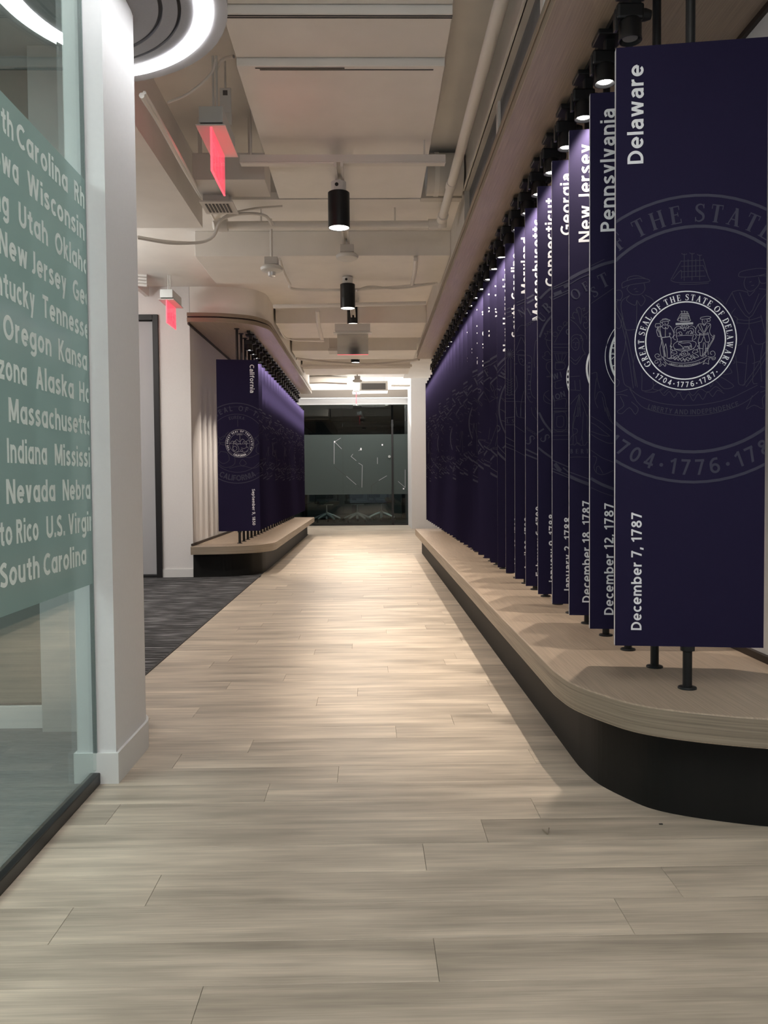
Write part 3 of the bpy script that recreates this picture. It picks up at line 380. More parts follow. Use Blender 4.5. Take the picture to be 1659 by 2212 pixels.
def serif(ch, k=1.0):
    key = (ch, 'serif', k)
    if key in _gc: return _gc[key]
    q = []; T_ = 0.17*k; t_ = 0.062*k; s_ = 0.045*k; hs = 0.15; adv = 0.7
    def V(x, y0, y1, w=T_): ribbon(q, [(x, y0), (x, y1)], w)
    def Hh(y, x0, x1, w=t_): ribbon(q, [(x0, y), (x1, y)], w)
    def sf(x, y, a=hs, c=None): Hh(y+(s_/2 if y < 0.5 else -s_/2), x-a, x+(a if c is None else c), s_)
    def tick(x, y0, y1): V(x, y0, y1, s_)
    def rnd(cx, cy, rx, ry, a0, a1, n=26):
        P = arc(cx, cy, rx, ry, a0, a1, n); W = [t_+(T_*1.08-t_)*abs(math.cos(math.radians(a0+(a1-a0)*i/n)))**1.3 for i in range(n+1)]
        ribbon(q, P, W)
    def Sx(x0=0.0, s=1.0):
        P = catmull([(0.50, 0.80), (0.44, 0.93), (0.28, 0.975), (0.12, 0.88), (0.12, 0.70), (0.30, 0.53), (0.47, 0.38), (0.48, 0.16), (0.28, 0.025), (0.10, 0.08), (0.05, 0.24)], 5)
        n = len(P); W = [t_+(T_-t_)*max(0, 1-abs(i/(n-1)-0.5)*2.6) for i in range(n)]; ribbon(q, P, W); tick(0.50, 0.74, 1.0); tick(0.06, 0.0, 0.26)
    if ch == 'A': diag(q, 0.11, 0, 0.36, 0.98, t_); diag(q, 0.60, 0, 0.35, 1, T_); Hh(0.34, 0.20, 0.52); sf(0.11, 0, 0.11); sf(0.61, 0, 0.14); adv = 0.74
    elif ch == 'B': V(0.18, 0, 1); sf(0.18, 0, 0.16, 0.1); sf(0.18, 1, 0.16, 0.1); rnd(0.30, 0.76, 0.20, 0.215, 90, -90); rnd(0.32, 0.27, 0.24, 0.245, 90, -90); Hh(0.53, 0.2, 0.32); Hh(0.975, 0.2, 0.3); Hh(0.025, 0.2, 0.32); adv = 0.64
    elif ch == 'C': rnd(0.42, 0.5, 0.35, 0.475, 45, 318); tick(0.68, 0.68, 1.0); tick(0.68, 0.02, 0.22); adv = 0.74
    elif ch == 'D': V(0.18, 0, 1); sf(0.18, 0, 0.16, 0.1); sf(0.18, 1, 0.16, 0.1); rnd(0.30, 0.5, 0.40, 0.475, 90, -90); Hh(0.975, 0.2, 0.3); Hh(0.025, 0.2, 0.3); adv = 0.78
    elif ch == 'E': V(0.17, 0, 1); sf(0.17, 0, 0.15); sf(0.17, 1, 0.15); Hh(0.975, 0.2, 0.56); Hh(0.52, 0.2, 0.46); Hh(0.025, 0.2, 0.58); tick(0.56, 0.76, 1); tick(0.46, 0.40, 0.64); tick(0.59, 0, 0.24); adv = 0.63
    elif ch == 'F': V(0.17, 0, 1); sf(0.17, 0); sf(0.17, 1, 0.15); Hh(0.975, 0.2, 0.54); Hh(0.50, 0.2, 0.44); tick(0.54, 0.76, 1); tick(0.44, 0.38, 0.62); adv = 0.58
    elif ch == 'G': rnd(0.42, 0.5, 0.35, 0.475, 45, 330); tick(0.68, 0.70, 1.0); V(0.66, 0.04, 0.42, T_*0.9); sf(0.66, 0.40, 0.13); adv = 0.80
    elif ch == 'H': V(0.18, 0, 1); V(0.66, 0, 1); Hh(0.52, 0.2, 0.64); [sf(a, c, 0.14) for a in (0.18, 0.66) for c in (0, 1)]; adv = 0.84
    elif ch == 'I': V(0.18, 0, 1); sf(0.18, 0); sf(0.18, 1); adv = 0.36
    elif ch == 'J': ribbon(q, [(0.26, 1), (0.26, 0.1), (0.18, -0.08), (0.04, -0.10)], T_*0.9); sf(0.26, 1); adv = 0.42
    elif ch == 'K': V(0.18, 0, 1); sf(0.18, 0); sf(0.18, 1); diag(q, 0.22, 0.45, 0.60, 1, t_); diag(q, 0.32, 0.58, 0.64, 0, T_); sf(0.60, 1, 0.1); sf(0.64, 0, 0.12); adv = 0.76
    elif ch == 'L': V(0.17, 0, 1); sf(0.17, 0); sf(0.17, 1); Hh(0.025, 0.2, 0.56); tick(0.57, 0, 0.26); adv = 0.60
    elif ch == 'M': V(0.14, 0, 1, t_); V(0.86, 0, 1); diag(q, 0.16, 1, 0.48, 0.02, T_); diag(q, 0.84, 1, 0.50, 0.02, t_); sf(0.14, 0, 0.11); sf(0.86, 0, 0.14); sf(0.12, 1, 0.1); sf(0.88, 1, 0.12); adv = 1.0
    elif ch == 'N': V(0.15, 0, 1, t_); V(0.68, 0, 1, t_); diag(q, 0.17, 1, 0.66, 0, T_); sf(0.15, 0, 0.12); sf(0.12, 1, 0.1); sf(0.68, 1, 0.12); adv = 0.82
    elif ch in 'OQ':
        rnd(0.42, 0.5, 0.35, 0.475, 0, 360, 36); adv = 0.84
        if ch == 'Q': diag(q, 0.48, 0.06, 0.74, -0.2, T_*0.8)
    elif ch == 'P': V(0.18, 0, 1); sf(0.18, 0); sf(0.18, 1, 0.16, 0.1); rnd(0.30, 0.73, 0.23, 0.245, 90, -90); Hh(0.975, 0.2, 0.3); Hh(0.485, 0.2, 0.3); adv = 0.62
    elif ch == 'R': V(0.18, 0, 1); sf(0.18, 0); sf(0.18, 1, 0.16, 0.1); rnd(0.30, 0.75, 0.21, 0.225, 90, -90); Hh(0.975, 0.2, 0.3); Hh(0.525, 0.2, 0.3); diag(q, 0.34, 0.52, 0.60, 0, T_); sf(0.62, 0, 0.12); adv = 0.70
    elif ch == 'S': Sx(); adv = 0.60
    elif ch == 'T': V(0.34, 0, 1); sf(0.34, 0); Hh(0.972, 0.04, 0.64); tick(0.05, 0.74, 1); tick(0.63, 0.74, 1); adv = 0.70
    elif ch == 'U': ribbon(q, [(0.17, 1), (0.17, 0.3)] + arc(0.40, 0.3, 0.23, 0.275, 180, 270, 8)[1:], T_*0.95); ribbon(q, arc(0.40, 0.3, 0.23, 0.275, 270, 360, 8) + [(0.63, 1)], t_); sf(0.17, 1, 0.14); sf(0.63, 1, 0.12); adv = 0.80
    elif ch == 'V': diag(q, 0.12, 1, 0.37, 0, T_); diag(q, 0.61, 1, 0.38, 0, t_); sf(0.12, 1, 0.13); sf(0.61, 1, 0.11); adv = 0.74
    elif ch == 'W': diag(q, 0.12, 1, 0.34, 0, T_); diag(q, 0.56, 1, 0.35, 0, t_); diag(q, 0.52, 1, 0.74, 0, T_); diag(q, 0.96, 1, 0.75, 0, t_); sf(0.12, 1, 0.13); sf(0.54, 1, 0.13); sf(0.96, 1, 0.11); adv = 1.08
    elif ch == 'X': diag(q, 0.14, 1, 0.58, 0, T_); diag(q, 0.56, 1, 0.12, 0, t_); [sf(a, c, 0.12) for a in (0.14, 0.58) for c in (0, 1)]; adv = 0.70
    elif ch == 'Y': V(0.34, 0, 0.46); diag(q, 0.12, 1, 0.34, 0.42, T_); diag(q, 0.58, 1, 0.35, 0.42, t_); sf(0.34, 0); sf(0.12, 1, 0.12); sf(0.58, 1, 0.11); adv = 0.70
    elif ch == ' ': adv = 0.30
    else: return sans(ch, 0.13)
    _gc[key] = (q, adv); return _gc[key]
def glyph(ch, font, w=0.155):
    return serif(ch) if font == 'serif' else sans(ch, w, font == 'geo')
def text_line(s, w=0.155, font='sans', gap=0.13):
    """polygons of a line of text with cap height 1, and its length"""
    out = []; x = 0
    for ch in s:
        q, a = glyph(ch, font, w)
        out += [[Vector((p.x+x, p.y)) for p in poly] for poly in q]; x += a+(gap if font != 'serif' else 0.05)
    return out, x-gap
def put(polys, src, s, rot, ox, oy, sx=1.0):
    c, n = math.cos(rot), math.sin(rot)
    for poly in src:
        polys.append([Vector((ox+s*(p.x*sx*c-p.y*n), oy+s*(p.x*sx*n+p.y*c))) for p in poly])
def ring_text(polys, s, r, a0, a1, size, font='serif', inside=False, w=0.155):
    """text spread from angle a0 to a1 (degrees) on a circle whose radius r is the baseline; inside=True reads along the bottom"""
    adv = [glyph(ch, font, w)[1]+0.10 for ch in s]; tot = sum(adv); x = 0
    for ch, a in zip(s, adv):
        q, aa = glyph(ch, font, w); ang = math.radians(a0+(a1-a0)*(x+a/2)/tot); x += a
        rot = ang-math.pi/2 if not inside else ang+math.pi/2
        bx_, by_ = r*math.cos(ang), r*math.sin(ang)
        put(polys, q, size, rot, bx_-size*aa/2*math.cos(rot), by_-size*aa/2*math.sin(rot))
def circle_line(polys, r, w, n=72, cx=0, cy=0): ribbon(polys, arc(cx, cy, r, r, 0, 360, n), w)
def xf(polys, s, ox, oy): return [[Vector((p.x*s+ox, p.y*s+oy)) for p in poly] for poly in polys]
def clip(poly, x0, x1, y0, y1):
    for ax, lim, sg in ((0, x0, 1), (0, x1, -1), (1, y0, 1), (1, y1, -1)):
        out = []; n = len(poly)
        for i in range(n):
            a, b = poly[i], poly[(i+1) % n]; da, db = (a[ax]-lim)*sg, (b[ax]-lim)*sg
            if da >= 0: out.append(a)
            if (da >= 0) != (db >= 0): out.append(a+(b-a)*(da/(da-db)))
        poly = out
        if len(poly) < 3: return None
    return poly
def flat(polys, y, lim=None, hole=None):
    """2-D polygons -> bmesh in the local XZ plane at depth y (facing -y)"""
    bm = bmesh.new()
    for k_, poly in enumerate(polys):
        if hole:
            cxy = sum((Vector(p) for p in poly), Vector((0, 0)))/len(poly)
            if (cxy-Vector(hole[:2])).length < hole[2]: continue
        if lim:
            poly = clip(poly, *lim)
            if not poly: continue
        try: bm.faces.new([bm.verts.new((p[0], y-(k_ % 29)*0.000008, p[1])) for p in poly])
        except ValueError: pass
    for f in bm.faces: 
        f.normal_update()
        if f.normal.y > 0: f.normal_flip()
    return bm
SPOT_K = 8.0

# ---------------------------------------------------------------- placing helper: a point on the picture at a known depth
def at(px, py, Y):
    d = Matrix((rt, fw, up)).to_3x3() @ Vector((px-CX, -(py-CY), -F_PX))
    t = Y/d.y
    return (d.x*t, Y, EYE+d.z*t)

# ================================================================ SETTING
W_ = 1.36; WL = -1.79                          # display wall right, display wall left
fl = struct('floor', box(box(bmesh.new(), -1.12, 1.5, -1.5, 15.35, -0.03, -0.0045), -4.0, 1.5, 15.35, 18.4, -0.03, -0.0045), M['subfloor'])
def plank_mesh(L, wdt, nm):
    bm = bmesh.new(); box(bm, 0, L, 0, wdt, -0.0045, 0)
    top = [e for e in bm.edges if all(v.co.z > -0.001 for v in e.verts)]
    bmesh.ops.bevel(bm, geom=top, offset=0.0007, segments=1, affect='EDGES')
    me = bpy.data.meshes.new(nm); bm.to_mesh(me); bm.free(); me.materials.append(M['plank']); return me
PW, PL = 0.152, 1.22; _pm = {}
row = 0; y = 0.95
while y < 18.3:
    x0 = -0.862 if y < 2.95 else (-1.125 if y < 15.35 else -1.62)
    x1 = 1.50 if y < 2.6 else (0.80 if y < 11.2 else 1.30)
    x = 0.125+0.006-PL*(3)+[0, 0.43, 0.81, 0.22, 0.62, 1.02, 0.35][(row*3) % 7]+random.uniform(-0.05, 0.05)
    if row == 4: x = 0.125-PL*3
    while x < x1:
        a, b = max(x, x0), min(x+PL, x1)
        if b-a > 0.03:
            key = (round(b-a, 3),)
            if key not in _pm: _pm[key] = plank_mesh(b-a-0.0008, PW-0.0008, 'plank')
            p = bpy.data.objects.new('plank', _pm[key]); C.objects.link(p); p.parent = fl; p.location = (a, y, 0)
        x += PL
    y += PW; row += 1
struct('carpet_hall_floor', bx(-4.2, -1.125, 3.36, 15.35, -0.03, 0.001), M['carpet_hall']).name = 'floor_carpet'
struct('floor_room_carpet', bx(-4.2, -0.89, -1.5, 3.30, -0.03, 0.002), M['carpet'])
struct('trim_1', bx(-1.13, -1.118, 3.36, 8.6, 0, 0.0035), M['dark_line'])
# walls
struct('wall_right', bx(W_, W_+0.12, -1.5, 16.9, 0, 3.3), M['white_wall'])
cr = bmesh.new(); box(cr, 0.842, 1.7, 16.78, 18.3, 0, 3.7, 0.004)
struct('wall_end_right', cr, M['column'])
struct('wall_left_display', bx(WL-0.12, WL, 8.66, 15.5, 0, 3.0), M['white_wall'])
struct('wall_left_pier', bx(-2.105, WL, 8.5, 8.66, 0, 3.0), M['white_wall'])
struct('wall_left_over_door', bx(-4.2, -2.105, 8.5, 8.66, 2.64, 3.0), M['white_wall'])
struct('wall_left_far', bx(-4.3, -4.2, -1.5, 15.6, 0, 3.2), M['white_wall'])
struct('wall_left_back', bx(-4.2, WL-0.12, 15.5, 15.6, 0, 3.0), M['white_wall'])
bb = bx(-2.105, WL-0.0, 8.488, 8.5, 0, 0.085, 0.002); struct('baseboard_left', bb, M['base_white'])
# door in the side hall
dr = thing('door_1', 'x', 'door', (-2.60, 8.52, 0)); del dr['category']; del dr['label']; dr['kind'] = 'structure'
b = bmesh.new(); box(b, 0.445, 0.50, -0.05, 0.06, 0, 2.64, 0.003); box(b, -0.55, -0.50, -0.05, 0.06, 0, 2.64, 0.003); box(b, -0.50, 0.445, -0.05, 0.06, 2.585, 2.64, 0.003)
obj('door_frame', b, M['black_frame'], dr)
obj('door_leaf', bx(-0.495, 0.44, 0.0, 0.045, 0.03, 2.58, 0.003), M['door'], dr)
obj('threshold', bx(-0.5, 0.445, -0.04, 0.05, 0, 0.03, 0.004), M['black_frame'], dr)
# side-hall room wall behind the glass room
struct('wall_room_back', bx(-4.2, -0.93, 3.28, 3.40, 0, 3.2), M['room_wall'])
struct('wall_room_recess', bx(-4.0, -1.27, 3.268, 3.28, 0.10, 2.53), M['dark_panel'])
struct('trim_2', bx(-1.262, -1.12, 3.20, 3.28, 0.0, 2.585, 0.003), M['room_wall'])
struct('baseboard_room', bx(-4.1, -1.262, 3.255, 3.268, 0, 0.09, 0.002), M['base_white'])
struct('ceiling_room', bx(-4.2, -0.90, -1.5, 3.28, 2.585, 2.62), M['room_wall'])
# rounded pier at the end of the glass
def pier_poly(g=0.0):
    x0, x1, y0, y1 = -0.935-g, -0.812+g, 2.648-g, 3.40
    P = [(x0, y0), (x1, y0), (x1, 2.98)]
    P += [(x1-0.20+0.20*math.cos(math.radians(a)), 2.98+0.20*math.sin(math.radians(a))) for a in range(10, 91, 10)]
    P += [(x0-0.05, 3.18), (x0-0.05, 3.22), (x0, 3.22)]
    return P
pb = prism(bmesh.new(), pier_poly(), 0.0, 3.2)
struct('wall_left', pb, M['column'], smooth=True)
bb = prism(bmesh.new(), pier_poly(0.009), 0.0, 0.098, bev=0.0); struct('baseboard_pier', bb, M['base_white'], smooth=True)

# ceiling
struct('ceiling', box(box(bmesh.new(), -4.2, 1.4, 5.92, 15.9, 2.92, 2.97), -4.2, 1.4, -1.5, 5.92, 3.16, 3.2), M['ceiling'])
struct('ceiling_riser', bx(-1.16, -0.6, 5.93, 5.96, 2.95, 3.2), M['ceiling_dim'])
struct('ceiling_bulkhead_left', bx(-4.2, -1.16, -1.5, 6.0, 2.75, 3.16), M['ceiling'])
def ceiling_panel(y0, y1, z): 
    return bx(-0.605, 0.372, y0, y1, z, z+0.05, 0.003)
cp = thing('suspended_ceiling', 'x', 'ceiling', (0, 0, 0)); del cp['category']; del cp['label']; cp['kind'] = 'structure'; cp.name = 'ceiling_suspended'
for (a, c, z) in ((-1.5, 1.4, 2.97), (1.41, 3.62, 2.97), (3.63, 3.995, 2.935), (4.005, 5.84, 2.90)):
    obj('panel', ceiling_panel(a, c, z), M['ceiling'], cp)
for (a, z, x0, x1) in ((3.64, 2.9345, -0.605, 0.372), (3.655, 2.9345, -0.605, 0.372), (4.02, 2.8995, -0.52, -0.10), (4.035, 2.8995, -0.5, 0.32)):
    obj('reveal', bx(x0, x1, a, a+0.006, z-0.002, z), M['dark_line'], cp)
obj('edge_gap', bx(-0.60, 0.37, 5.842, 5.852, 2.905, 2.93), M['dark_line'], cp)
for i, (a, c, xl) in enumerate(((6.65, 7.56, -1.35), (9.44, 10.4, -1.03), (11.4, 12.2, -1.03), (13.2, 13.9, -1.03))):
    o = struct('beam_%d' % (i+1), bx(xl, 0.655, a, c, 2.725, 2.92, 0.004), M['ceiling'])
    o.name = 'ceiling_beam'
# bulkhead and grey panels above the right soffit
struct('bulkhead_right', box(box(bmesh.new(), 0.655, 1.4, -1.5, 15.9, 2.90, 3.16), 0.655, 1.4, 5.7, 10.9, 2.66, 2.90), M['ceiling_dim']).name = 'ceiling_bulkhead_right'
gp = thing('x', 'x', 'x'); gp.name = 'wall_clerestory_right'; del gp['category']; del gp['label']; gp['kind'] = 'structure'
for k, (a, c) in enumerate(((-1.5, 1.0), (1.04, 3.24), (3.29, 4.36), (4.42, 5.70))):
    obj('grey_panel', bx(0.69, 0.72, a, c, 2.64, 2.90), M['grille'], gp)
for a in (3.24, 4.36): obj('mullion', bx(0.675, 0.73, a, a+0.055, 2.64, 2.90, 0.003), M['ceiling'], gp)
obj('ledge', bx(0.645, 0.66, -1.5, 5.7, 2.90, 2.915), M['ceiling'], gp)
struct('ceiling_slab_edge', bx(0.372, 0.655, 5.84, 5.92, 2.90, 3.16), M['ceiling_dim'])

# rounded bulkhead above the left display, and the soffits / platforms from one outline
END = [(0.604, 3.40), (0.604, 3.0), (0.604, 2.80), (0.608, 2.70), (0.627, 2.56), (0.683, 2.42), (0.748, 2.315), (0.862, 2.235), (1.041, 2.163), (1.20, 2.14), (W_-0.003, 2.13)]
def outline(off, side, y_near, y_far, far_round=True, gx=0.0):
    """plan outline of platform or soffit; off = inset from the edge"""
    P = [(x, y) for x, y, _ in catmull(END, 5)]
    Q = []
    for i, p in enumerate(P):
        a = Vector(P[max(0, i-1)]); c = Vector(P[min(len(P)-1, i+1)]); d = (c-a).normalized(); n = Vector((-d.y, d.x))
        if n.x < 0 and i < 3: n = -n
        if n.y < 0 and i >= 3 and n.x <= 0: n = -n
        Q.append((min(p[0]+n.x*off, W_-0.003), p[1]+n.y*off))
    Q[-1] = (W_-0.003, Q[-1][1])
    Q = [(x+gx, y-2.13+y_near) for x, y in Q]
    Q[-1] = (W_-0.003, Q[-1][1])
    xe = 0.604+off+gx
    pts = [(W_-0.003, y_far-off), (xe+0.03, y_far-off), (xe+0.006, y_far-off-0.012), (xe, y_far-off-0.05)]+Q
    if side < 0: pts = [(-x*1.0, y) for x, y in pts]
    return pts
def left_outline(off, gx=0.0):
    # the left platform mirrors the right one: edge at -1.0, wall at -1.79
    pts = outline(off, 1, 8.36, 15.2, gx=gx); 
    return [(-(x-0.604)-1.0-0.0 if x < W_-0.004 else WL+0.003, y) for x, y in pts]
def platform(name, label, pts, ipts, group=None):
    t = thing(name, label, 'platform', (0, 0, 0))
    b = prism(bmesh.new(), pts, 0.238, 0.32, side_mi=1, bev=0.004)
    obj('wooden_top', b, None, t, mats=[M['laminate'], M['laminate_edge']])
    obj('plinth', prism(bmesh.new(), ipts, 0.0, 0.2385), M['black_base'], t)
    return t
pr_ = platform('display_platform', 'low taupe wooden platform with black plinth along the right wall', outline(0, 1, 2.13, 11.2), outline(0.083, 1, 2.13, 11.2))
pl_ = platform('display_platform', 'low taupe wooden platform with black plinth along the left wall, beyond the grey carpet', left_outline(0), left_outline(0.12))
def soffit(name, label, pts, ipts):
    t = thing(name, label, 'soffit', (0, 0, 0))
    obj('lower_board', prism(bmesh.new(), pts, 2.545, 2.585, side_mi=1, bev=0.002), None, t, mats=[M['laminate'], M['laminate_edge']])
    obj('groove', prism(bmesh.new(), ipts, 2.5845, 2.602), M['dark_trim'], t)
    obj('upper_board', prism(bmesh.new(), pts, 2.6015, 2.635, side_mi=1, bev=0.002), None, t, mats=[M['laminate'], M['laminate_edge']])
    return t
soffit('display_soffit', 'long taupe wooden ceiling board over the right row of purple panels', outline(0, 1, 2.13-0.55, 10.97, gx=0.028), outline(0.015, 1, 2.13-0.55, 10.97, gx=0.028))
soffit('display_soffit', 'taupe wooden ceiling board with rounded corner over the left row of purple panels', [(x-0.022 if x > WL+0.004 else x, y) for x, y in left_outline(-0.0)], [(x-0.022 if x > WL+0.004 else x, y) for x, y in left_outline(0.015)])
struct('bulkhead_left', prism(bmesh.new(), [(min(x+0.085, -1.05) if x > WL+0.004 else x, y) for x, y in left_outline(0.14)], 2.637, 2.92), M['ceiling'], smooth=True).name = 'ceiling_bulkhead_display'
# dark trims where platforms and soffits meet the walls
struct('trim_3', bx(W_-0.016, W_, 1.6, 11.0, 2.525, 2.545), M['dark_trim'])
struct('trim_4', bx(W_-0.016, W_, 2.14, 11.1, 0.32, 0.345), M['dark_trim'])
struct('trim_5', bx(WL, WL+0.016, 8.40, 15.1, 2.525, 2.545), M['dark_trim'])
struct('trim_6', bx(WL, WL+0.016, 8.40, 15.1, 0.32, 0.345), M['dark_trim'])

# ================================================================ DISPLAY PANELS
TH = math.radians(8.5); PWD, PT = 0.428, 0.025; Z0, Z1 = 0.129, 1.904; PITCH = 0.29
FACE = -PT/2-0.00025
STATES = [('Delaware', 'December 7, 1787'), ('Pennsylvania', 'December 12, 1787'), ('New Jersey', 'December 18, 1787'), ('Georgia', 'January 2, 1788'),
 ('Connecticut', 'January 9, 1788'), ('Massachusetts', 'February 6, 1788'), ('Maryland', 'April 28, 1788'), ('South Carolina', 'May 23, 1788'),
 ('New Hampshire', 'June 21, 1788'), ('Virginia', 'June 25, 1788'), ('New York', 'July 26, 1788'), ('North Carolina', 'November 21, 1789'),
 ('Rhode Island', 'May 29, 1790'), ('Vermont', 'March 4, 1791'), ('Kentucky', 'June 1, 1792'), ('Tennessee', 'June 1, 1796'), ('Ohio', 'March 1, 1803'),
 ('Louisiana', 'April 30, 1812'), ('Indiana', 'December 11, 1816'), ('Mississippi', 'December 10, 1817'), ('Illinois', 'December 3, 1818'),
 ('Alabama', 'December 14, 1819'), ('Maine', 'March 15, 1820'), ('Missouri', 'August 10, 1821'), ('Arkansas', 'June 15, 1836'), ('Michigan', 'January 26, 1837'),
 ('Florida', 'March 3, 1845'), ('Texas', 'December 29, 1845'), ('Iowa', 'December 28, 1846'), ('Wisconsin', 'May 29, 1848')]
STATES2 = [('California', 'September 9, 1850'), ('Minnesota', 'May 11, 1858'), ('Oregon', 'February 14, 1859'), ('Kansas', 'January 29, 1861'),
 ('West Virginia', 'June 20, 1863'), ('Nevada', 'October 31, 1864'), ('Nebraska', 'March 1, 1867'), ('Colorado', 'August 1, 1876'),
 ('North Dakota', 'November 2, 1889'), ('South Dakota', 'November 2, 1889'), ('Montana', 'November 8, 1889'), ('Washington', 'November 11, 1889'),
 ('Idaho', 'July 3, 1890'), ('Wyoming', 'July 10, 1890'), ('Utah', 'January 4, 1896'), ('Oklahoma', 'November 16, 1907'), ('New Mexico', 'January 6, 1912'),
 ('Arizona', 'February 14, 1912'), ('Alaska', 'January 3, 1959'), ('Hawaii', 'August 21, 1959'), ('Puerto Rico', ''), ('Guam', '')]
def delaware_art(w):
    polys = []
    for s in DELAWARE_ART:
        P = [(s[i]/1000, s[i+1]/1000) for i in range(0, len(s), 2)]
        ribbon(polys, catmull(P, 3) if len(P) > 2 else P, w)
    ribbon(polys, [(-0.19, 0.337), (0.15, 0.342)], 0.042)
    return polys
def delaware_text():
    p = []; ring_text(p, 'GREAT SEAL OF THE STATE OF DELAWARE', 0.806, 216, -36, 0.120)
    ring_text(p, '*1704*1776*1787*', 0.935, 224, 316, 0.108, font='sans', inside=True); return p
def delaware_motto():
    p = []; ring_text(p, 'LIBERTY AND INDEPENDENCE', 0.985, 252.5, 289, 0.034, font='sans', inside=True); return xf(p, 1.0, -0.02, 0.47)
def rings(Rs):
    p = []
    for r, w in Rs: circle_line(p, r, w)
    return p
def star(p, x, y, r):
    pts = [Vector((x+(r if k % 2 == 0 else r*0.42)*math.sin(k*math.pi/5), y+(r if k % 2 == 0 else r*0.42)*math.cos(k*math.pi/5))) for k in range(10)]
    for k in range(0, 10, 2): p.append([pts[k-1], pts[k], pts[(k+1) % 10], Vector((x, y))])
def emblem_art(seed, w):
    rr = random.Random(seed); p = []; k = seed % 3
    if k != 1:
        sh = [(-0.22, 0.30), (0.22, 0.30), (0.22, 0.0), (0.12, -0.18), (0, -0.27), (-0.12, -0.18), (-0.22, 0.0), (-0.22, 0.30)]
        ribbon(p, sh, w); ribbon(p, [(-0.22, 0.1), (0.22, 0.1)], w); ribbon(p, [(-0.22, -0.02), (0.22, -0.02)], w)
        ribbon(p, catmull([(-0.15, 0.02), (-0.05, 0.08), (0.04, 0.03), (0.15, 0.07)], 3), w)
    if k != 0:
        for s in (-1, 1):      # standing robed figures either side
            c = s*0.42 if k == 2 else s*0.2
            ribbon(p, arc(c, 0.34, 0.06, 0.075, 0, 360, 12), w)
            ribbon(p, catmull([(c-0.05, 0.26), (c-0.14, 0.18), (c-0.12, -0.05), (c-0.17, -0.45)], 3), w)
            ribbon(p, catmull([(c+0.05, 0.26), (c+0.13, 0.18), (c+0.10, -0.05), (c+0.16, -0.45)], 3), w)
            for q in range(4): ribbon(p, [(c+rr.uniform(-0.05, 0.05), 0.05), (c-0.13+q*0.085, -0.43)], w)
            ribbon(p, [(c+s*0.12, 0.15), (c+s*0.25, 0.40)], w)
    for s in (-1, 1):          # leafy branches
        for q in range(9):
            a = math.radians(270+s*(14+q*14)); x, y = 0.62*math.cos(a), 0.62*math.sin(a)
            b2 = a+s*0.7; ribbon(p, catmull([(x, y), (x+0.05*math.cos(b2)+0.03, y+0.05*math.sin(b2)), (x+0.12*math.cos(b2), y+0.12*math.sin(b2)), (x+0.05*math.cos(b2)-0.02, y+0.05*math.sin(b2)+0.02), (x, y)], 2), w)
    ribbon(p, catmull([(-0.5, -0.46), (-0.2, -0.56), (0.2, -0.56), (0.5, -0.46)], 4), w); ribbon(p, catmull([(-0.5, -0.56), (-0.2, -0.66), (0.2, -0.66), (0.5, -0.56)], 4), w)
    for q in range(8):
        a = math.radians(20+q*20); ribbon(p, [(0.42*math.cos(a), 0.1+0.42*math.sin(a)), (0.56*math.cos(a), 0.1+0.56*math.sin(a))], w)
    if k == 1: star(p, 0, 0.5, 0.1)
    return p
def california_art(w):
    p = []
    for s in ([(-0.72, -0.05), (-0.5, 0.18), (-0.38, 0.08), (-0.2, 0.28), (0.0, 0.10), (0.2, 0.32), (0.42, 0.12), (0.6, 0.25), (0.72, 0.05)],
              [(-0.70, -0.02), (-0.3, 0.02), (0.1, -0.04), (0.70, 0.0)], [(0.02, 0.58), (0.03, 0.1), (0.08, -0.08)],
              [(-0.42, 0.12), (-0.30, 0.18), (-0.24, 0.06), (-0.30, -0.04), (-0.42, 0.0), (-0.42, 0.12)],
              [(-0.30, -0.04), (-0.12, -0.2), (-0.06, -0.5), (-0.3, -0.6), (-0.48, -0.45), (-0.46, -0.12), (-0.40, 0.0)],
              [(-0.25, -0.1), (0.02, -0.02), (0.06, 0.0)], [(-0.4, -0.2), (-0.5, -0.35), (-0.36, -0.5), (-0.2, -0.42), (-0.24, -0.24), (-0.4, -0.2)],
              [(0.1, -0.3), (0.3, -0.36), (0.55, -0.24)], [(0.2, 0.0), (0.28, 0.14), (0.36, 0.0)], [(0.4, 0.0), (0.46, 0.12), (0.54, 0.0)],
              [(0.42, -0.1), (0.5, -0.02), (0.46, -0.2), (0.58, -0.3)], [(-0.2, -0.62), (0.1, -0.56), (0.4, -0.62), (0.6, -0.5)],
              [(0.05, -0.5), (0.12, -0.4), (0.22, -0.5), (0.12, -0.56), (0.05, -0.5)]):
        ribbon(p, catmull(s, 3), w)
    return p
panel_meshes = {}
def shared(name, key, maker, m, parent, **k):
    if key in panel_meshes:
        o = bpy.data.objects.new(name, panel_meshes[key]); C.objects.link(o); o.parent = parent; return o
    o = obj(name, maker(), m, parent, **k); panel_meshes[key] = o.data; return o
def board():
    bm = box(bmesh.new(), -PWD/2, PWD/2, -PT/2, PT/2, Z0, Z1)
    for f in bm.faces:
        if abs(f.normal.x) > 0.9 or (f.normal_update() or abs(f.normal.x) > 0.9): f.material_index = 1
    return bm
def pole_bottom():
    b = bmesh.new(); lathe(b, 0, 0.0, [(0.0138, 0.004), (0.0138, Z0)], 20); return b
def flange():
    b = bmesh.new(); lathe(b, 0, 0.0, [(0.0275, 0), (0.0275, 0.004), (0.026, 0.006), (0.0145, 0.007), (0.0145, 0.010)], 24); return b
def collar():
    b = bmesh.new(); lathe(b, 0, 0.0, [(0.0138, Z0-0.016), (0.021, Z0-0.013), (0.021, Z0-0.001), (0.02, Z0)], 24); return b
def pole_top():
    b = bmesh.new(); lathe(b, 0, 0.0, [(0.0138, Z1), (0.0138, 2.216)], 20); return b
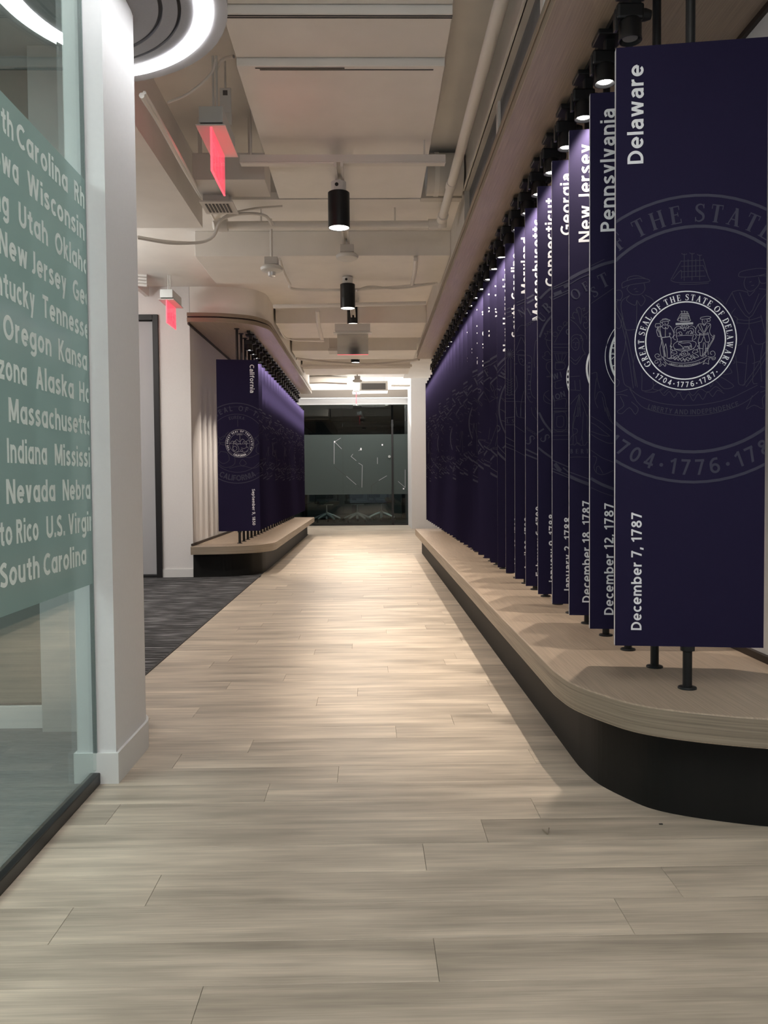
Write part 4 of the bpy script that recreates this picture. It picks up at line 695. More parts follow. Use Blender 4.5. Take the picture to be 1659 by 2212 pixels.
def flange_top():
    b = bmesh.new(); lathe(b, 0, 0.0, [(0.0145, 2.215), (0.0275, 2.218), (0.0275, 2.225)], 24); return b
SC0 = (-0.0132, 1.040); BC = (0.013, 1.042); RS = 0.1465; RB = 0.427
LIM = (-PWD/2+0.0015, PWD/2-0.0015, Z0+0.002, Z1-0.002)
ORD = ['first', 'second', 'third', 'fourth', 'fifth', 'sixth', 'seventh', 'eighth', 'ninth', 'tenth', 'eleventh', 'twelfth', 'thirteenth', 'fourteenth', 'fifteenth', 'sixteenth', 'seventeenth', 'eighteenth', 'nineteenth', 'twentieth', 'twenty-first', 'twenty-second', 'twenty-third', 'twenty-fourth', 'twenty-fifth', 'twenty-sixth', 'twenty-seventh', 'twenty-eighth', 'twenty-ninth', 'last']
def make_panel(i, side):
    name, date = (STATES if side > 0 else STATES2)[i]
    X = 0.9525 if side > 0 else -1.3575; Y = (2.489 if side > 0 else 8.75)+PITCH*i
    ordn = ORD[i]
    if side > 0:
        if i == 0: lab = 'dark purple panel lettered Delaware, nearest and largest, with white round seal'
        elif i < 9: lab = 'dark purple panel with white name %s, %s in the right row' % (name, ordn)
        else: lab = 'purple panel, %s from the front of the right row, seen as a thin strip' % ordn
    else:
        if i == 0: lab = 'dark navy panel lettered California at the front of the left row'
        else: lab = 'lit purple panel, %s in the left row behind the California panel' % (ordn if i < 21 else 'last')
    t = thing('state_sign', lab, 'sign', (X, Y, 0.32), -TH*side, 'purple state panels on the right platform' if side > 0 else 'purple state panels on the left platform')
    shared('board', 'board', board, None, t, mats=[M['purple'], M['panel_edge']])
    p_ = shared('pole', 'pb', pole_bottom, M['black_metal'], t, smooth=True)
    shared('flange', 'fl', flange, M['black_metal'], p_, smooth=True)
    shared('collar', 'co', collar, M['black_metal'], p_, smooth=True)
    p_ = shared('upper_pole', 'pt', pole_top, M['black_metal'], t, smooth=True)
    shared('flange', 'ft', flange_top, M['black_metal'], p_, smooth=True)
    # name and date, reading up on the right row and down on the left row
    P = []
    q, L = text_line(name, 0.165); s = 0.0455; sx = 1.16
    if side > 0: put(P, q, s, math.pi/2, -0.1350, 1.850-L*s*sx, sx)
    else: put(P, q, s, -math.pi/2, 0.127, 1.855, sx)
    obj('name_lettering', flat(P, FACE, LIM), M['letter'], t)
    if date:
        P = []; q, L = text_line(date, 0.165); s = 0.0305; sx = 1.13
        if side > 0: put(P, q, s, math.pi/2, -0.1365, 0.177, sx)
        else: put(P, q, s, -math.pi/2, 0.133, 0.189+L*s*sx, sx)
        obj('date_lettering', flat(P, FACE, LIM), M['letter'], t)
    sc = (SC0[0]*side, SC0[1]); bc = (BC[0]*side, BC[1]); hole = (sc[0], sc[1], RS+0.004)
    if side > 0 and i == 0:
        a = rings([(0.985, 0.021), (0.775, 0.024)])+delaware_text()
        s_ = obj('seal', flat(xf(a, RS, *sc), FACE), M['letter'], t)
        obj('seal_drawing', flat(xf(delaware_art(0.0085)+delaware_motto(), RS, *sc), FACE), M['seal_grey'], s_)
        s_ = obj('large_seal', flat(xf(rings([(0.985, 0.019), (0.775, 0.021)])+delaware_text(), RB, *bc), FACE, LIM, hole), M['ghost'], t)
        obj('large_seal_drawing', flat(xf(delaware_art(0.0042)+delaware_motto(), RB, *bc), FACE, LIM, hole), M['ghost_line'], s_)
        return t
    if side < 0 and i == 0:
        a = []; ring_text(a, 'THE GREAT  SEAL  OF  THE STATE OF', 0.80, 214, -34, 0.13, font='sans', w=0.17); ring_text(a, 'CALIFORNIA', 0.93, 240, 300, 0.14, font='sans', inside=True, w=0.17)
        e = []; ring_text(e, 'EUREKA', 0.60, 108, 72, 0.08, font='sans'); a2 = rings([(0.99, 0.02), (0.90, 0.006), (0.72, 0.012)])
        s_ = obj('seal', flat(xf(a, RS, *sc), FACE), M['letter'], t)
        obj('seal_drawing', flat(xf(a2+california_art(0.016)+e, RS, *sc), FACE), M['seal_grey'], s_)
        s_ = obj('large_seal', flat(xf(a+a2+e, RB*0.98, *bc), FACE, LIM, hole), M['ghost'], t)
        obj('large_seal_drawing', flat(xf(california_art(0.012), RB*0.98, *bc), FACE, LIM, hole), M['ghost_line'], s_)
        return t
    # the other panels: ring, lettering round it and line drawing, cut off by the board's edges
    full = name.upper(); seal_word = ('GREAT SEAL OF THE STATE OF '+full) if i % 2 else ('THE SEAL OF '+full+' STATE')
    rs = RS*(1.05 if i == 1 else (0.97 if i % 3 else 1.0))
    small = rings([(0.985, 0.012), (0.88, 0.045)]) if i % 3 == 1 else (rings([(0.97, 0.05), (0.76, 0.02)]) if i % 3 == 2 else rings([(0.98, 0.02), (0.88, 0.012), (0.72, 0.02)]))
    sm = list(small); ring_text(sm, seal_word, 0.775 if i % 3 else 0.755, 230, -50, 0.095)
    if i == 3 and side > 0:
        for k in range(40): sm.append([Vector((r_*math.cos(k*math.pi/20+dd), r_*math.sin(k*math.pi/20+dd))) for r_, dd in ((0.89, 0), (0.89, 0.08), (0.97, 0.08), (0.97, 0))])
    s_ = obj('seal', flat(xf(sm, rs, *sc), FACE), M['letter'], t)
    obj('seal_drawing', flat(xf(emblem_art(i+3*side, 0.012), rs, *sc), FACE), M['seal_grey'], s_)
    traced = side > 0 and str(i) in STRIPS
    lim = (-0.125, LIM[1], LIM[2], LIM[3]) if traced else LIM
    big = rings([(0.985, 0.030), (0.92, 0.010), (0.72, 0.022)]); rb = RB*(1.0-0.0*i)
    ring_text(big, seal_word, 0.755, 250+(i*37) % 60, -110+(i*37) % 60, 0.13)
    if not traced: rb = RB*(0.86+0.16*((i*7) % 5)/4); bc = (bc[0]+0.03*((i*3) % 5-2), bc[1]+0.02*((i*5) % 3-1))
    bp = xf(big, rb, *bc); line = xf(emblem_art(i*2+5, 0.006), rb, *bc)
    P1 = []; P2 = []
    if traced:
        for s in STRIPS[str(i)]:
            w_ = s[0]/1e4; pts = [(s[k]/1e4, s[k+1]/1e4) for k in range(1, len(s), 2)]
            tgt = P1 if s[0] > 25 else P2
            ribbon(tgt, catmull(pts, 3) if len(pts) > 2 else pts, max(w_*0.9, 0.0018))
        for ch, u, z, hgt, rot, font in STRIP_GLYPHS.get(str(i), []):
            q, a = glyph(ch, font, 0.17); r_ = math.radians(rot); s = hgt/1e4
            ox = u/1e4-s*(a/2*math.cos(r_)-0.5*math.sin(r_)); oz = z/1e4-s*(a/2*math.sin(r_)+0.5*math.cos(r_))
            put(P1, q, s, r_, ox, oz)
    b1 = flat(bp, FACE, lim, hole)
    if P1: 
        b2 = flat(P1, FACE, LIM, hole); me_ = bpy.data.meshes.new('tmp'); b2.to_mesh(me_); b2.free(); b1.from_mesh(me_); bpy.data.meshes.remove(me_)
    s_ = obj('large_seal', b1, M['ghost'], t)
    b1 = flat(line, FACE, lim, hole)
    if P2:
        b2 = flat(P2, FACE, LIM, hole); me_ = bpy.data.meshes.new('tmp'); b2.to_mesh(me_); b2.free(); b1.from_mesh(me_); bpy.data.meshes.remove(me_)
    obj('large_seal_drawing', b1, M['ghost_line'], s_)
    return t
for i in range(30): make_panel(i, 1)
for i in range(22): make_panel(i, -1)

# ================================================================ TRACK SPOTLIGHTS over the panels
def spot_parts(t, on):
    z = 2.545-2.355   # local: 0 = lens height, z = soffit
    shared('mounting_plate', 'sp1', lambda: box(bmesh.new(), -0.035, 0.060, -0.05, 0.05, z-0.040, z-0.021, 0.004), M['black_metal'], t)
    shared('stem', 'sp2', lambda: box(bmesh.new(), -0.002, 0.032, -0.017, 0.017, 0.095, z-0.035, 0.004), M['black_metal'], t)
    def joint():
        b = bmesh.new(); box(b, -0.048, 0.040, -0.024, 0.024, 0.060, 0.112, 0.009); box(b, -0.052, -0.040, -0.012, 0.012, 0.030, 0.095, 0.003); return b
    jt = shared('joint', 'sp3', joint, M['black_metal'], t)
    shared('knob', 'sp4', lambda: tube(bmesh.new(), [(0.038, 0, 0.082), (0.050, 0, 0.082), (0.066, 0, 0.082)], [0.020, 0.019, 0.014], 12), M['black_metal'], jt, smooth=True)
    def head():
        b = bmesh.new()
        lathe(b, 0, 0, [(0.027, 0.014), (0.034, 0.0), (0.037, 0.0), (0.037, 0.006), (0.0355, 0.010), (0.0355, 0.055), (0.030, 0.066)], 24); return b
    hd = shared('lamp_head', 'sp5', head, M['black_metal'], t, smooth=True)
    shared('lens', 'sp6' if on else 'sp6b', lambda: lathe(bmesh.new(), 0, 0, [(0.024, 0.008), (0.027, 0.0135)], 20), M['lens'] if on else M['lens_off'], hd)
tk = thing('lighting_track', 'thin black track along the right wooden soffit carrying the black spotlights', 'track'); obj('rail', bx(0.848, 0.884, 2.55, 10.92, 2.524, 2.5448), M['black_metal'], tk)
tk = thing('lighting_track', 'thin black track along the left wooden soffit carrying the black spotlights', 'track'); obj('rail', bx(-1.27, -1.234, 8.85, 14.9, 2.524, 2.5448), M['black_metal'], tk)
POW = {1: 10, 2: 6, 3: 6, 4: 13, 5: 6, 6: 9, 7: 13, 8: 9, 9: 7, 10: 13}
def spotlight(i, side):
    sts = STATES if side > 0 else STATES2
    X = 0.848 if side > 0 else -1.262; Y = (2.489 if side > 0 else 8.75)+PITCH*(i+1)-0.055
    on = not (side > 0 and i == 0)
    if side > 0 and i == 0: lab = 'unlit black track spotlight above the Pennsylvania panel, nearest'
    elif i < 8 or side > 0 and i < 10: lab = 'small black spotlight just above the %s panel%s' % (sts[i+1][0], '' if side > 0 else ' of the left row')
    else: lab = 'small black spotlight just above the %s panel of the %s row' % (ORD[i+1] if (side > 0 or i < 20) else 'last', 'right' if side > 0 else 'left')
    t = thing('track_spotlight', lab, 'spotlight', (X, Y, 2.355), 0, 'black spotlights over the right row of panels' if side > 0 else 'black spotlights over the left row of panels')
    spot_parts(t, on)
    if on:
        key = ('bulb%d' if side > 0 else 'bulb_%d') % (POW.get(i, 8) if side > 0 else 8)
        l = bpy.data.lights.get(key)
        if not l:
            l = bpy.data.lights.new(key, 'SPOT'); l.energy = SPOT_K*float(key[4:].strip('_')); l.color = (1.0, 0.865, 0.74)
            l.spot_size = math.radians(58 if side > 0 else 92); l.spot_blend = 0.55; l.shadow_soft_size = 0.012
        lo = bpy.data.objects.new('bulb', l); C.objects.link(lo); lo.parent = t; lo.location = (0, 0, -0.012)
        lo.rotation_euler = (math.radians(7), math.radians(4*side), 0)
for i in range(29): spotlight(i, 1)
for i in range(21): spotlight(i, -1)

# ================================================================ GLASS WALL with the lettered film
gw = thing('x', 'x', 'x'); gw.name = 'window_1'; del gw['category']; del gw['label']; gw['kind'] = 'structure'; gw.location = (-0.877, 0, 0)
obj('pane', bx(-0.005, 0.005, -1.0, 2.640, 0.045, 2.585), M['glass'], gw)
obj('floor_channel', bx(-0.016, 0.016, -1.0, 2.650, 0.0, 0.036, 0.003), M['black_channel'], gw)
obj('edge_seal', bx(-0.006, 0.006, 2.640, 2.647, 0.05, 2.585), mat('grey_seal', (0.22, 0.26, 0.26), 0.5), gw)
obj('head_channel', bx(-0.022, 0.022, -1.0, 2.648, 2.56, 2.585), M['column'], gw)
fm = bmesh.new(); v = [fm.verts.new(p) for p in ((0.0056, -1.0, 0.638), (0.0056, 2.636, 0.638), (0.0056, 2.636, 1.890), (0.0056, -1.0, 1.890))]; fm.faces.new(v)
ff = obj('frosted_film', fm, M['film'], gw)
for z, ws in FILM_ROWS:
    P = []
    last = None
    for s, a, c in ws:
        q, L = text_line(s, 0.19, 'geo', 0.12); sx = 1.0; hgt = 0.060
        if a is not None and c is not None: sx = (c-a)/(L*hgt)
        elif a is None: sx = 0.98; a = c-L*hgt*sx
        else: sx = 1.12
        put(P, q, hgt, 0, a, z, sx)
    bm = bmesh.new()
    for k_, poly in enumerate(P):
        poly = clip(poly, -1.0, 2.630, 0, 3)
        if poly: 
            try: bm.faces.new([bm.verts.new((0.0062+(k_ % 61)*0.00001, p[0], p[1])) for p in poly])
            except ValueError: pass
    bm.normal_update()
    for f in bm.faces:
        if f.normal.x < 0: f.normal_flip()
    obj('state_names', bm, M['film_text'], gw)

# ================================================================ ROUND CEILING DISC with LED ring
cd = thing('ceiling_disc', 'round grey ceiling disc with a glowing white light ring, by the white pier', 'ceiling light', (-1.11, 2.88, 2.59))
def sector(r0, r1, z0, z1, m, name, n=72):
    """annulus cut off by a straight line towards the glass room"""
    b = bmesh.new(); A = []
    for k in range(n+1):
        a = math.radians(-78+156.0*k/n) ; c, s = math.cos(a), math.sin(a)
        A.append([b.verts.new((r*c, r*s, z)) for r, z in ((r0, z0), (r1, z0), (r1, z1), (r0, z1))])
    for k in range(n):
        for j in range(4): b.faces.new((A[k][j], A[k][(j+1) % 4], A[k+1][(j+1) % 4], A[k+1][j]))
    b.faces.new(A[0]); b.faces.new(A[-1][::-1]); bmesh.ops.recalc_face_normals(b, faces=b.faces[:])
    return obj(name, b, m, cd, smooth=True)
DR = 0.64
sector(0.02, 0.405, 0.0, 0.05, M['canopy'], 'inner_disc'); sector(0.405, 0.420, 0.012, 0.05, M['canopy_groove'], 'groove')
sector(0.420, 0.470, 0.0, 0.05, M['canopy'], 'middle_ring'); sector(0.470, 0.482, 0.012, 0.05, M['canopy_groove'], 'groove')
sector(0.482, 0.528, 0.0, 0.05, M['canopy'], 'outer_ring'); sector(0.528, 0.588, -0.004, 0.05, M['led'], 'led_ring')
sector(0.588, DR, 0.0, 0.22, M['canopy_rim'], 'rim'); sector(0.02, 0.588, 0.05, 0.22, M['canopy_rim'], 'housing')

# ================================================================ CEILING FITTINGS
def downlight(px, Y, zb, label, h=0.205, r=0.064):
    x = (px-798)/1810*Y
    t = thing('pendant_downlight', label, 'ceiling light', (x, Y, zb), 0, 'black cylinder downlights along the corridor ceiling')
    b = bmesh.new(); n = 32
    lathe(b, 0, 0, [(r-0.004, 0.012), (r-0.003, 0.0), (r, 0.0), (r, h), (r-0.006, h+0.004)], n)
    obj('cylinder_shade', b, M['can'], t, smooth=True)
    obj('diffuser', lathe(bmesh.new(), 0, 0, [(r-0.006, 0.003), (r-0.006, 0.008)], 28), M['can_lens'], t)
    if zb < 2.6: obj('adapter', box(lathe(bmesh.new(), 0, 0, [(0.045, h+0.004), (0.045, h+0.062), (0.02, h+0.07)], 20), -0.012, 0.012, -0.012, 0.012, h+0.06, 2.735-zb), M['white_plastic'], t)
    if zb < 2.6: obj('cable_hole', tube(bmesh.new(), [(-0.01, -0.0455, h+0.036), (-0.01, -0.0470, h+0.036)], 0.011, 12), M['dark_line'], t)
    l = bpy.data.lights.new('can_bulb', 'SPOT'); l.energy = 88; l.color = (1.0, 0.87, 0.74); l.spot_size = math.radians(96); l.spot_blend = 0.6; l.shadow_soft_size = 0.05
    lo = bpy.data.objects.new('bulb', l); C.objects.link(lo); lo.parent = t; lo.location = (0, 0, -0.01)
    return t
downlight(738, 5.02, 2.452, 'black cylinder downlight nearest along the corridor ceiling')
downlight(755, 7.32, 2.452, 'black cylinder downlight, second along the corridor, right above the silver sign')
downlight(766, 9.20, 2.668, 'black cylinder downlight half hidden behind the silver square sign')
downlight(770, 12.30, 2.690, 'small black cylinder downlight just below the silver sign')
tr = tag(obj('ceiling_rail', box(box(box(bmesh.new(), -0.185, -0.170, 4.80, 13.0, 2.73, 2.765), -0.148, -0.133, 4.80, 13.0, 2.73, 2.765), -0.170, -0.148, 4.80, 13.0, 2.755, 2.765), M['pipe']), 'narrow white channel rail running down the middle of the corridor ceiling', 'rail')
sb = thing('strut_bar', 'beige strut bar crossing the corridor ceiling above the nearest black downlight', 'strut', (0, 4.85, 2.765))
obj('bar', bx(-0.72, 0.45, -0.02, 0.045, 0.0, 0.045, 0.003), M['pipe'], sb)
obj('cable', tube(bmesh.new(), [(-0.70, -0.02, 0.0), (0.1, -0.025, -0.004), (0.45, -0.02, 0.0)], 0.006, 6), M['pipe'], sb)
for x in (-0.66, 0.33): obj('hanger_rod', tube(bmesh.new(), [(x, 0.01, 0.04), (x, 0.01, 0.38)], 0.006, 6), M['pipe'], sb)
# sprinkler pipe: along the right, then across
pp = thing('sprinkler_pipe', 'white painted pipe running along the ceiling on the right and turning across the corridor', 'pipe')
zr = 2.82
obj('long_pipe', tube(bmesh.new(), [(0.525, -1.0, zr), (0.535, 6.02, zr)], 0.029, 14), M['pipe'], pp, smooth=True)
obj('cross_pipe', tube(bmesh.new(), [(0.50, 6.10, zr-0.02), (-1.02, 6.10, zr-0.02)], 0.027, 14), M['pipe'], pp, smooth=True)
obj('elbow', tube(tube(bmesh.new(), [(0.535, 5.95, zr), (0.535, 6.08, zr), (0.535, 6.10, zr-0.04)], 0.038, 14), [(0.54, 6.10, zr-0.02), (0.44, 6.10, zr-0.02)], 0.037, 14), M['pipe'], pp, smooth=True)
obj('coupling', tube(bmesh.new(), [(0.5315, 5.30, zr), (0.5318, 5.40, zr)], 0.033, 14), M['pipe'], pp, smooth=True)
obj('end_cap', tube(bmesh.new(), [(-1.00, 6.10, zr-0.02), (-1.05, 6.10, zr-0.02), (-1.10, 6.08, zr-0.03)], [0.045, 0.05, 0.03], 14), M['pipe'], pp, smooth=True)
for x in (-0.76, 0.2): obj('pipe_hanger', tube(bmesh.new(), [(x, 6.10, zr), (x, 6.10, 2.92)], 0.006, 6), M['pipe'], pp)
# round duct end in the recess
rd = thing('round_duct', 'grey curved duct side seen behind the white pipe at the right of the ceiling', 'duct', (0.60, 5.60, 2.90))
b = bmesh.new(); tube(b, [(-0.20, 0.10, 0.11), (0.04, 0.10, 0.11)], 0.135, 32); obj('shell', b, M['ceiling_dim'], rd, smooth=True)
obj('strap', tube(bmesh.new(), [(-0.15, 0.10, 0.11), (-0.12, 0.10, 0.11)], 0.140, 32), M['pipe'], rd, smooth=True)

def exit_sign(loc, rz, label, back=False, L=0.36, hh=0.205, stem=0.22):
    """white canopy box, trim plate and red acrylic panel hanging along local Y"""
    t = thing('exit_sign', label, 'exit sign', loc, rz, 'exit signs under the ceiling')
    obj('canopy_box', bx(-0.058, 0.058, -0.185, 0.185, 0.022, 0.098, 0.002), M['steel'] if not back else M['beige_metal'], t)
    obj('gasket', bx(-0.052, 0.052, -0.178, 0.178, 0.008, 0.022), M['vent_dark'] if not back else M['beige_metal'], t)
    obj('trim_plate', bx(-0.072, 0.072, -0.20, 0.20, 0.0, 0.008, 0.002), M['white_plastic'], t)
    for dx in (-0.009, 0.009): obj('conduit', tube(bmesh.new(), [(dx, -0.06, 0.095), (dx, -0.06, 0.098+stem)], 0.006, 8), M['white_plastic'], t)
    pn = obj('acrylic_panel', bx(-0.004, 0.004, -L/2, L/2, -hh, 0.0), M['silver'] if back else M['red_acrylic'], t)
    e = bmesh.new(); box(e, -0.005, 0.005, -L/2, L/2, -hh-0.004, -hh)
    if not back: box(e, -0.005, 0.005, -L/2-0.004, -L/2, -hh-0.004, 0)
    obj('glowing_edge', e, M['red_edge'], pn)
    for s in ((1,) if back else (-1,)):
        q, Lx = text_line('EXIT', 0.2, 'sans', 0.14); P = []; sc_ = 0.12; put(P, q, sc_, 0, -Lx*sc_/2, -hh/2-sc_/2)
        bm = bmesh.new()
        for poly in P: bm.faces.new([bm.verts.new((s*0.0046, s*p[0], p[1])) for p in (poly if s > 0 else poly)])
        obj('lettering', bm, M['red_edge'], pn)
    return t
exit_sign((-0.752, 4.32, 2.675), 0, 'red exit sign hanging edge-on beside the round grey disc, nearest', stem=0.30)
exit_sign((-1.86, 8.02, 2.645), 0, 'red exit sign hanging edge-on in front of the side door wall', stem=0.16)
exit_sign((-0.163, 8.90, 2.510), math.pi/2, 'square exit sign seen from its silver back, in the middle of the corridor', back=True, L=0.326, hh=0.215, stem=0.28)
exit_sign((-0.230, 15.65, 2.60), 0, 'small distant red exit sign hanging before the dark glass room', stem=0.20)

# vent box on the left
vb = thing('air_vent', 'white duct box with a slotted outlet hanging behind the nearest exit sign', 'vent', at(470, 420, 5.35))
p0 = at(470, 420, 5.35)
def lb(parent, p0, x0, y0, x1, y1, Ya, dY, m, name, bev=0.003):
    a = at(x0, y0, Ya); c = at(x1, y1, Ya)
    return obj(name, bx(a[0]-p0[0], c[0]-p0[0], Ya-p0[1], Ya+dY-p0[1], c[2]-p0[2], a[2]-p0[2], bev), m, parent)
lb(vb, p0, 415, 330, 572, 388, 5.05, 0.30, M['beige_metal'], 'duct_box')
lb(vb, p0, 437, 394, 494, 433, 5.30, 0.12, M['beige_metal'], 'outlet_box')
g_ = bmesh.new(); a = at(430, 433, 5.25); box(g_, a[0]-p0[0], a[0]-p0[0]+0.205, -0.10, 0.14, a[2]-p0[2]-0.008, a[2]-p0[2]); obj('grille_frame', g_, M['beige_metal'], vb)
for k in range(7): obj('slot', bx(a[0]-p0[0]+0.028+k*0.022, a[0]-p0[0]+0.041+k*0.022, -0.06, 0.10, a[2]-p0[2]-0.011, a[2]-p0[2]-0.008), M['vent_dark'], vb)
for xx in (432, 540): 
    a = at(xx, 325, 5.15); obj('strap', bx(a[0]-p0[0]-0.012, a[0]-p0[0]+0.012, a[1]-p0[1], a[1]-p0[1]+0.004, a[2]-p0[2]-0.02, 3.155-p0[2]), M['pipe'], vb)
# bracket box near exit sign conduit
bk = at(487, 215, 4.45); bkt = thing('conduit_bracket', 'white slotted bracket on the ceiling beside the nearest exit sign conduit', 'bracket', bk)
obj('plate', bx(-0.03, 0.03, -0.004, 0.004, -0.07, 0.06, 0.004), M['white_plastic'], bkt); obj('hole', bx(-0.012, 0.012, -0.0055, -0.004, 0.02, 0.045), M['vent_dark'], bkt); obj('leg', bx(-0.01, 0.03, 0.0, 0.02, -0.13, -0.07), M['white_plastic'], bkt)
obj('rod', tube(bmesh.new(), [(0, 0, 0.055), (0, 0, 3.15-bk[2])], 0.006, 6), M['white_plastic'], bkt)
def alarm(px, py, Y, label, ztop, strobe=True):
    p = at(px, py, Y); t = thing('fire_strobe' if strobe else 'smoke_detector', label, 'alarm' if strobe else 'detector', p)
    obj('housing', lathe(bmesh.new(), 0, 0, [(0.055, 0.0), (0.080, 0.012), (0.085, 0.03), (0.07, 0.045), (0.05, 0.05)], 24), M['white_plastic'], t, smooth=True)
    if strobe:
        obj('strobe_lens', lathe(bmesh.new(), 0, 0, [(0.012, -0.034), (0.026, -0.028), (0.030, 0.0)], 16), mat('clear_strobe', (0.75, 0.76, 0.76), 0.15, 0.3), t, smooth=True)
        P = []
        for k in (-1, 1):
            P2 = []; ring_text(P2, 'FIRE', 0.066, 270+k*38-14, 270+k*38+14, 0.012, font='sans', inside=True, w=0.2)
            P += P2
        b2 = bmesh.new()
        for poly in P: b2.faces.new([b2.verts.new((q.x, q.y, 0.004)) for q in poly])
        obj('lettering', b2, M['vent_dark'], t)
    obj('back_box', bx(-0.05, 0.05, -0.05, 0.05, 0.05, 0.105, 0.004), M['beige_metal'], t)
    obj('conduit', tube(bmesh.new(), [(0, 0, 0.10), (0.0, 0, ztop-p[2])], 0.010, 8), M['pipe'], t)
    return t
alarm(587, 588, 6.35, 'white ceiling fire strobe left of the black downlights', 2.92)
alarm(750, 562, 6.3, 'white smoke detector on the rail between the two nearest black downlights', 2.92, False)
alarm(772, 826, 14.2, 'white detector hanging before the bright opening at the far end', 2.92, False)
# loose cables and conduits
def cable(pts, r, label, m='pipe', name='ceiling_cable'):
    b = tube(bmesh.new(), catmull([at(*p) for p in pts], 6), r, 8); return tag(obj(name, b, M[m], smooth=True), label, 'cable', 'painted cables and conduits on the ceiling')
cable([(362, 222, 4.0), (410, 200, 4.0), (455, 160, 4.0), (466, 128, 4.0)], 0.006, 'thin white cable swagged between the round disc and nearest exit sign')
cable([(468, 150, 4.3), (480, 130, 4.25), (505, 122, 4.2)], 0.009, 'short ribbed white flexible conduit above the nearest exit sign')
cable([(306, 206, 3.6), (345, 268, 3.95), (400, 368, 4.8), (438, 432, 5.6)], 0.012, 'straight painted conduit running from behind the pier along the left ceiling edge')
cable([(312, 200, 3.6), (352, 270, 3.95), (408, 372, 4.8), (470, 487, 6.6)], 0.008, 'second thinner conduit beside the left ceiling edge conduit')
cable([(298, 512, 5.9), (360, 522, 5.9), (430, 524, 5.95), (462, 508, 5.9), (478, 475, 5.85), (520, 462, 5.85), (570, 465, 5.9), (588, 485, 6.0)], 0.011, 'bundle of painted cables looping left of the cross pipe', 'pipe')
cable([(298, 515, 5.8), (380, 527, 5.85), (455, 517, 5.8), (482, 470, 5.7), (540, 452, 5.7), (610, 445, 5.7)], 0.007, 'thin painted cable above the looping bundle left of the cross pipe', 'ceiling_dim')
cable([(604, 560, 6.45), (612, 585, 6.7), (625, 612, 7.0), (640, 625, 7.3), (760, 626, 7.4), (880, 618, 7.4), (945, 612, 7.4)], 0.012, 'conduit crossing the corridor ceiling above the second black downlight')
cable([(770, 628, 7.2), (800, 619, 7.25), (860, 623, 7.3), (940, 612, 7.3)], 0.009, 'sagging grey cable right of the second black downlight', 'ceiling_dim')
cable([(898, 560, 6.6), (896, 585, 7.0), (890, 615, 7.4)], 0.017, 'short ribbed conduit near the right soffit')
cable([(590, 662, 8.2), (700, 660, 8.2), (820, 657, 8.2), (920, 655, 8.2)], 0.020, 'painted pipe crossing the ceiling behind the second black downlight')
cable([(686, 670, 8.4), (688, 700, 8.8), (696, 735, 9.4)], 0.022, 'white pipe elbow dropping along the ceiling left of the silver sign')
cable([(604, 712, 8.9), (625, 733, 9.2), (700, 737, 9.3)], 0.009, 'thin cable at the left ceiling edge before the silver sign')
cable([(640, 775, 11.0), (720, 783, 11.2), (800, 787, 11.2), (880, 780, 11.2), (905, 776, 11.0)], 0.018, 'sagging cable below the silver sign')
cable([(650, 790, 11.9), (730, 792, 12.0), (810, 790, 12.0), (890, 790, 12.0)], 0.022, 'painted pipe crossing below the silver sign')
cable([(665, 821, 15.6), (700, 820, 15.6), (750, 822, 15.6)], 0.075, 'thick white duct in the bright opening, left', 'beige_metal', 'duct')
cable([(845, 833, 16.6), (866, 833, 16.6), (886, 833, 16.6)], 0.02, 'thin pipe in the bright opening, right')
hv = thing('air_unit', 'small grey air grille box in the bright opening at the far end', 'vent', at(808, 834, 16.5)); hv0 = at(808, 834, 16.5)
lb(hv, hv0, 777, 823, 838, 844, 16.5, 0.5, M['beige_metal'], 'casing'); lb(hv, hv0, 781, 828, 833, 841, 16.485, 0.02, M['vent_dark'], 'grille', 0)
for x in (-0.2, 0.2): obj('hanger_rod', tube(bmesh.new(), [(x, 0.2, 0.05), (x, 0.2, 3.79-hv0[2])], 0.008, 6), M['pipe'], hv)
# ribbed coil at the left
rc = at(306, 604, 8.0); r_ = thing('ribbed_pipe_end', 'small white ribbed pipe end on the wall just right of the white pier', 'pipe', rc)
for k in range(4): obj('rib', tube(bmesh.new(), [(-0.05, 0, 0.045-k*0.03), (0.05, 0, 0.035-k*0.03)], 0.014, 8), M['white_plastic'], r_)
obj('bracket', bx(-0.09, -0.05, 0, 0.45, -0.06, 0.06), M['white_plastic'], r_)
# access box left of silver sign
ab = at(733, 735, 10.9); ab_ = thing('junction_box', 'small grey box on the ceiling beside the silver sign', 'box', at(725, 752, 10.9)); ab0 = at(725, 752, 10.9)
lb(ab_, ab0, 711, 716, 737, 752, 10.9, 0.25, M['beige_metal'], 'casing'); lb(ab_, ab0, 709, 752, 737, 758, 10.88, 0.28, M['beige_metal'], 'lid')

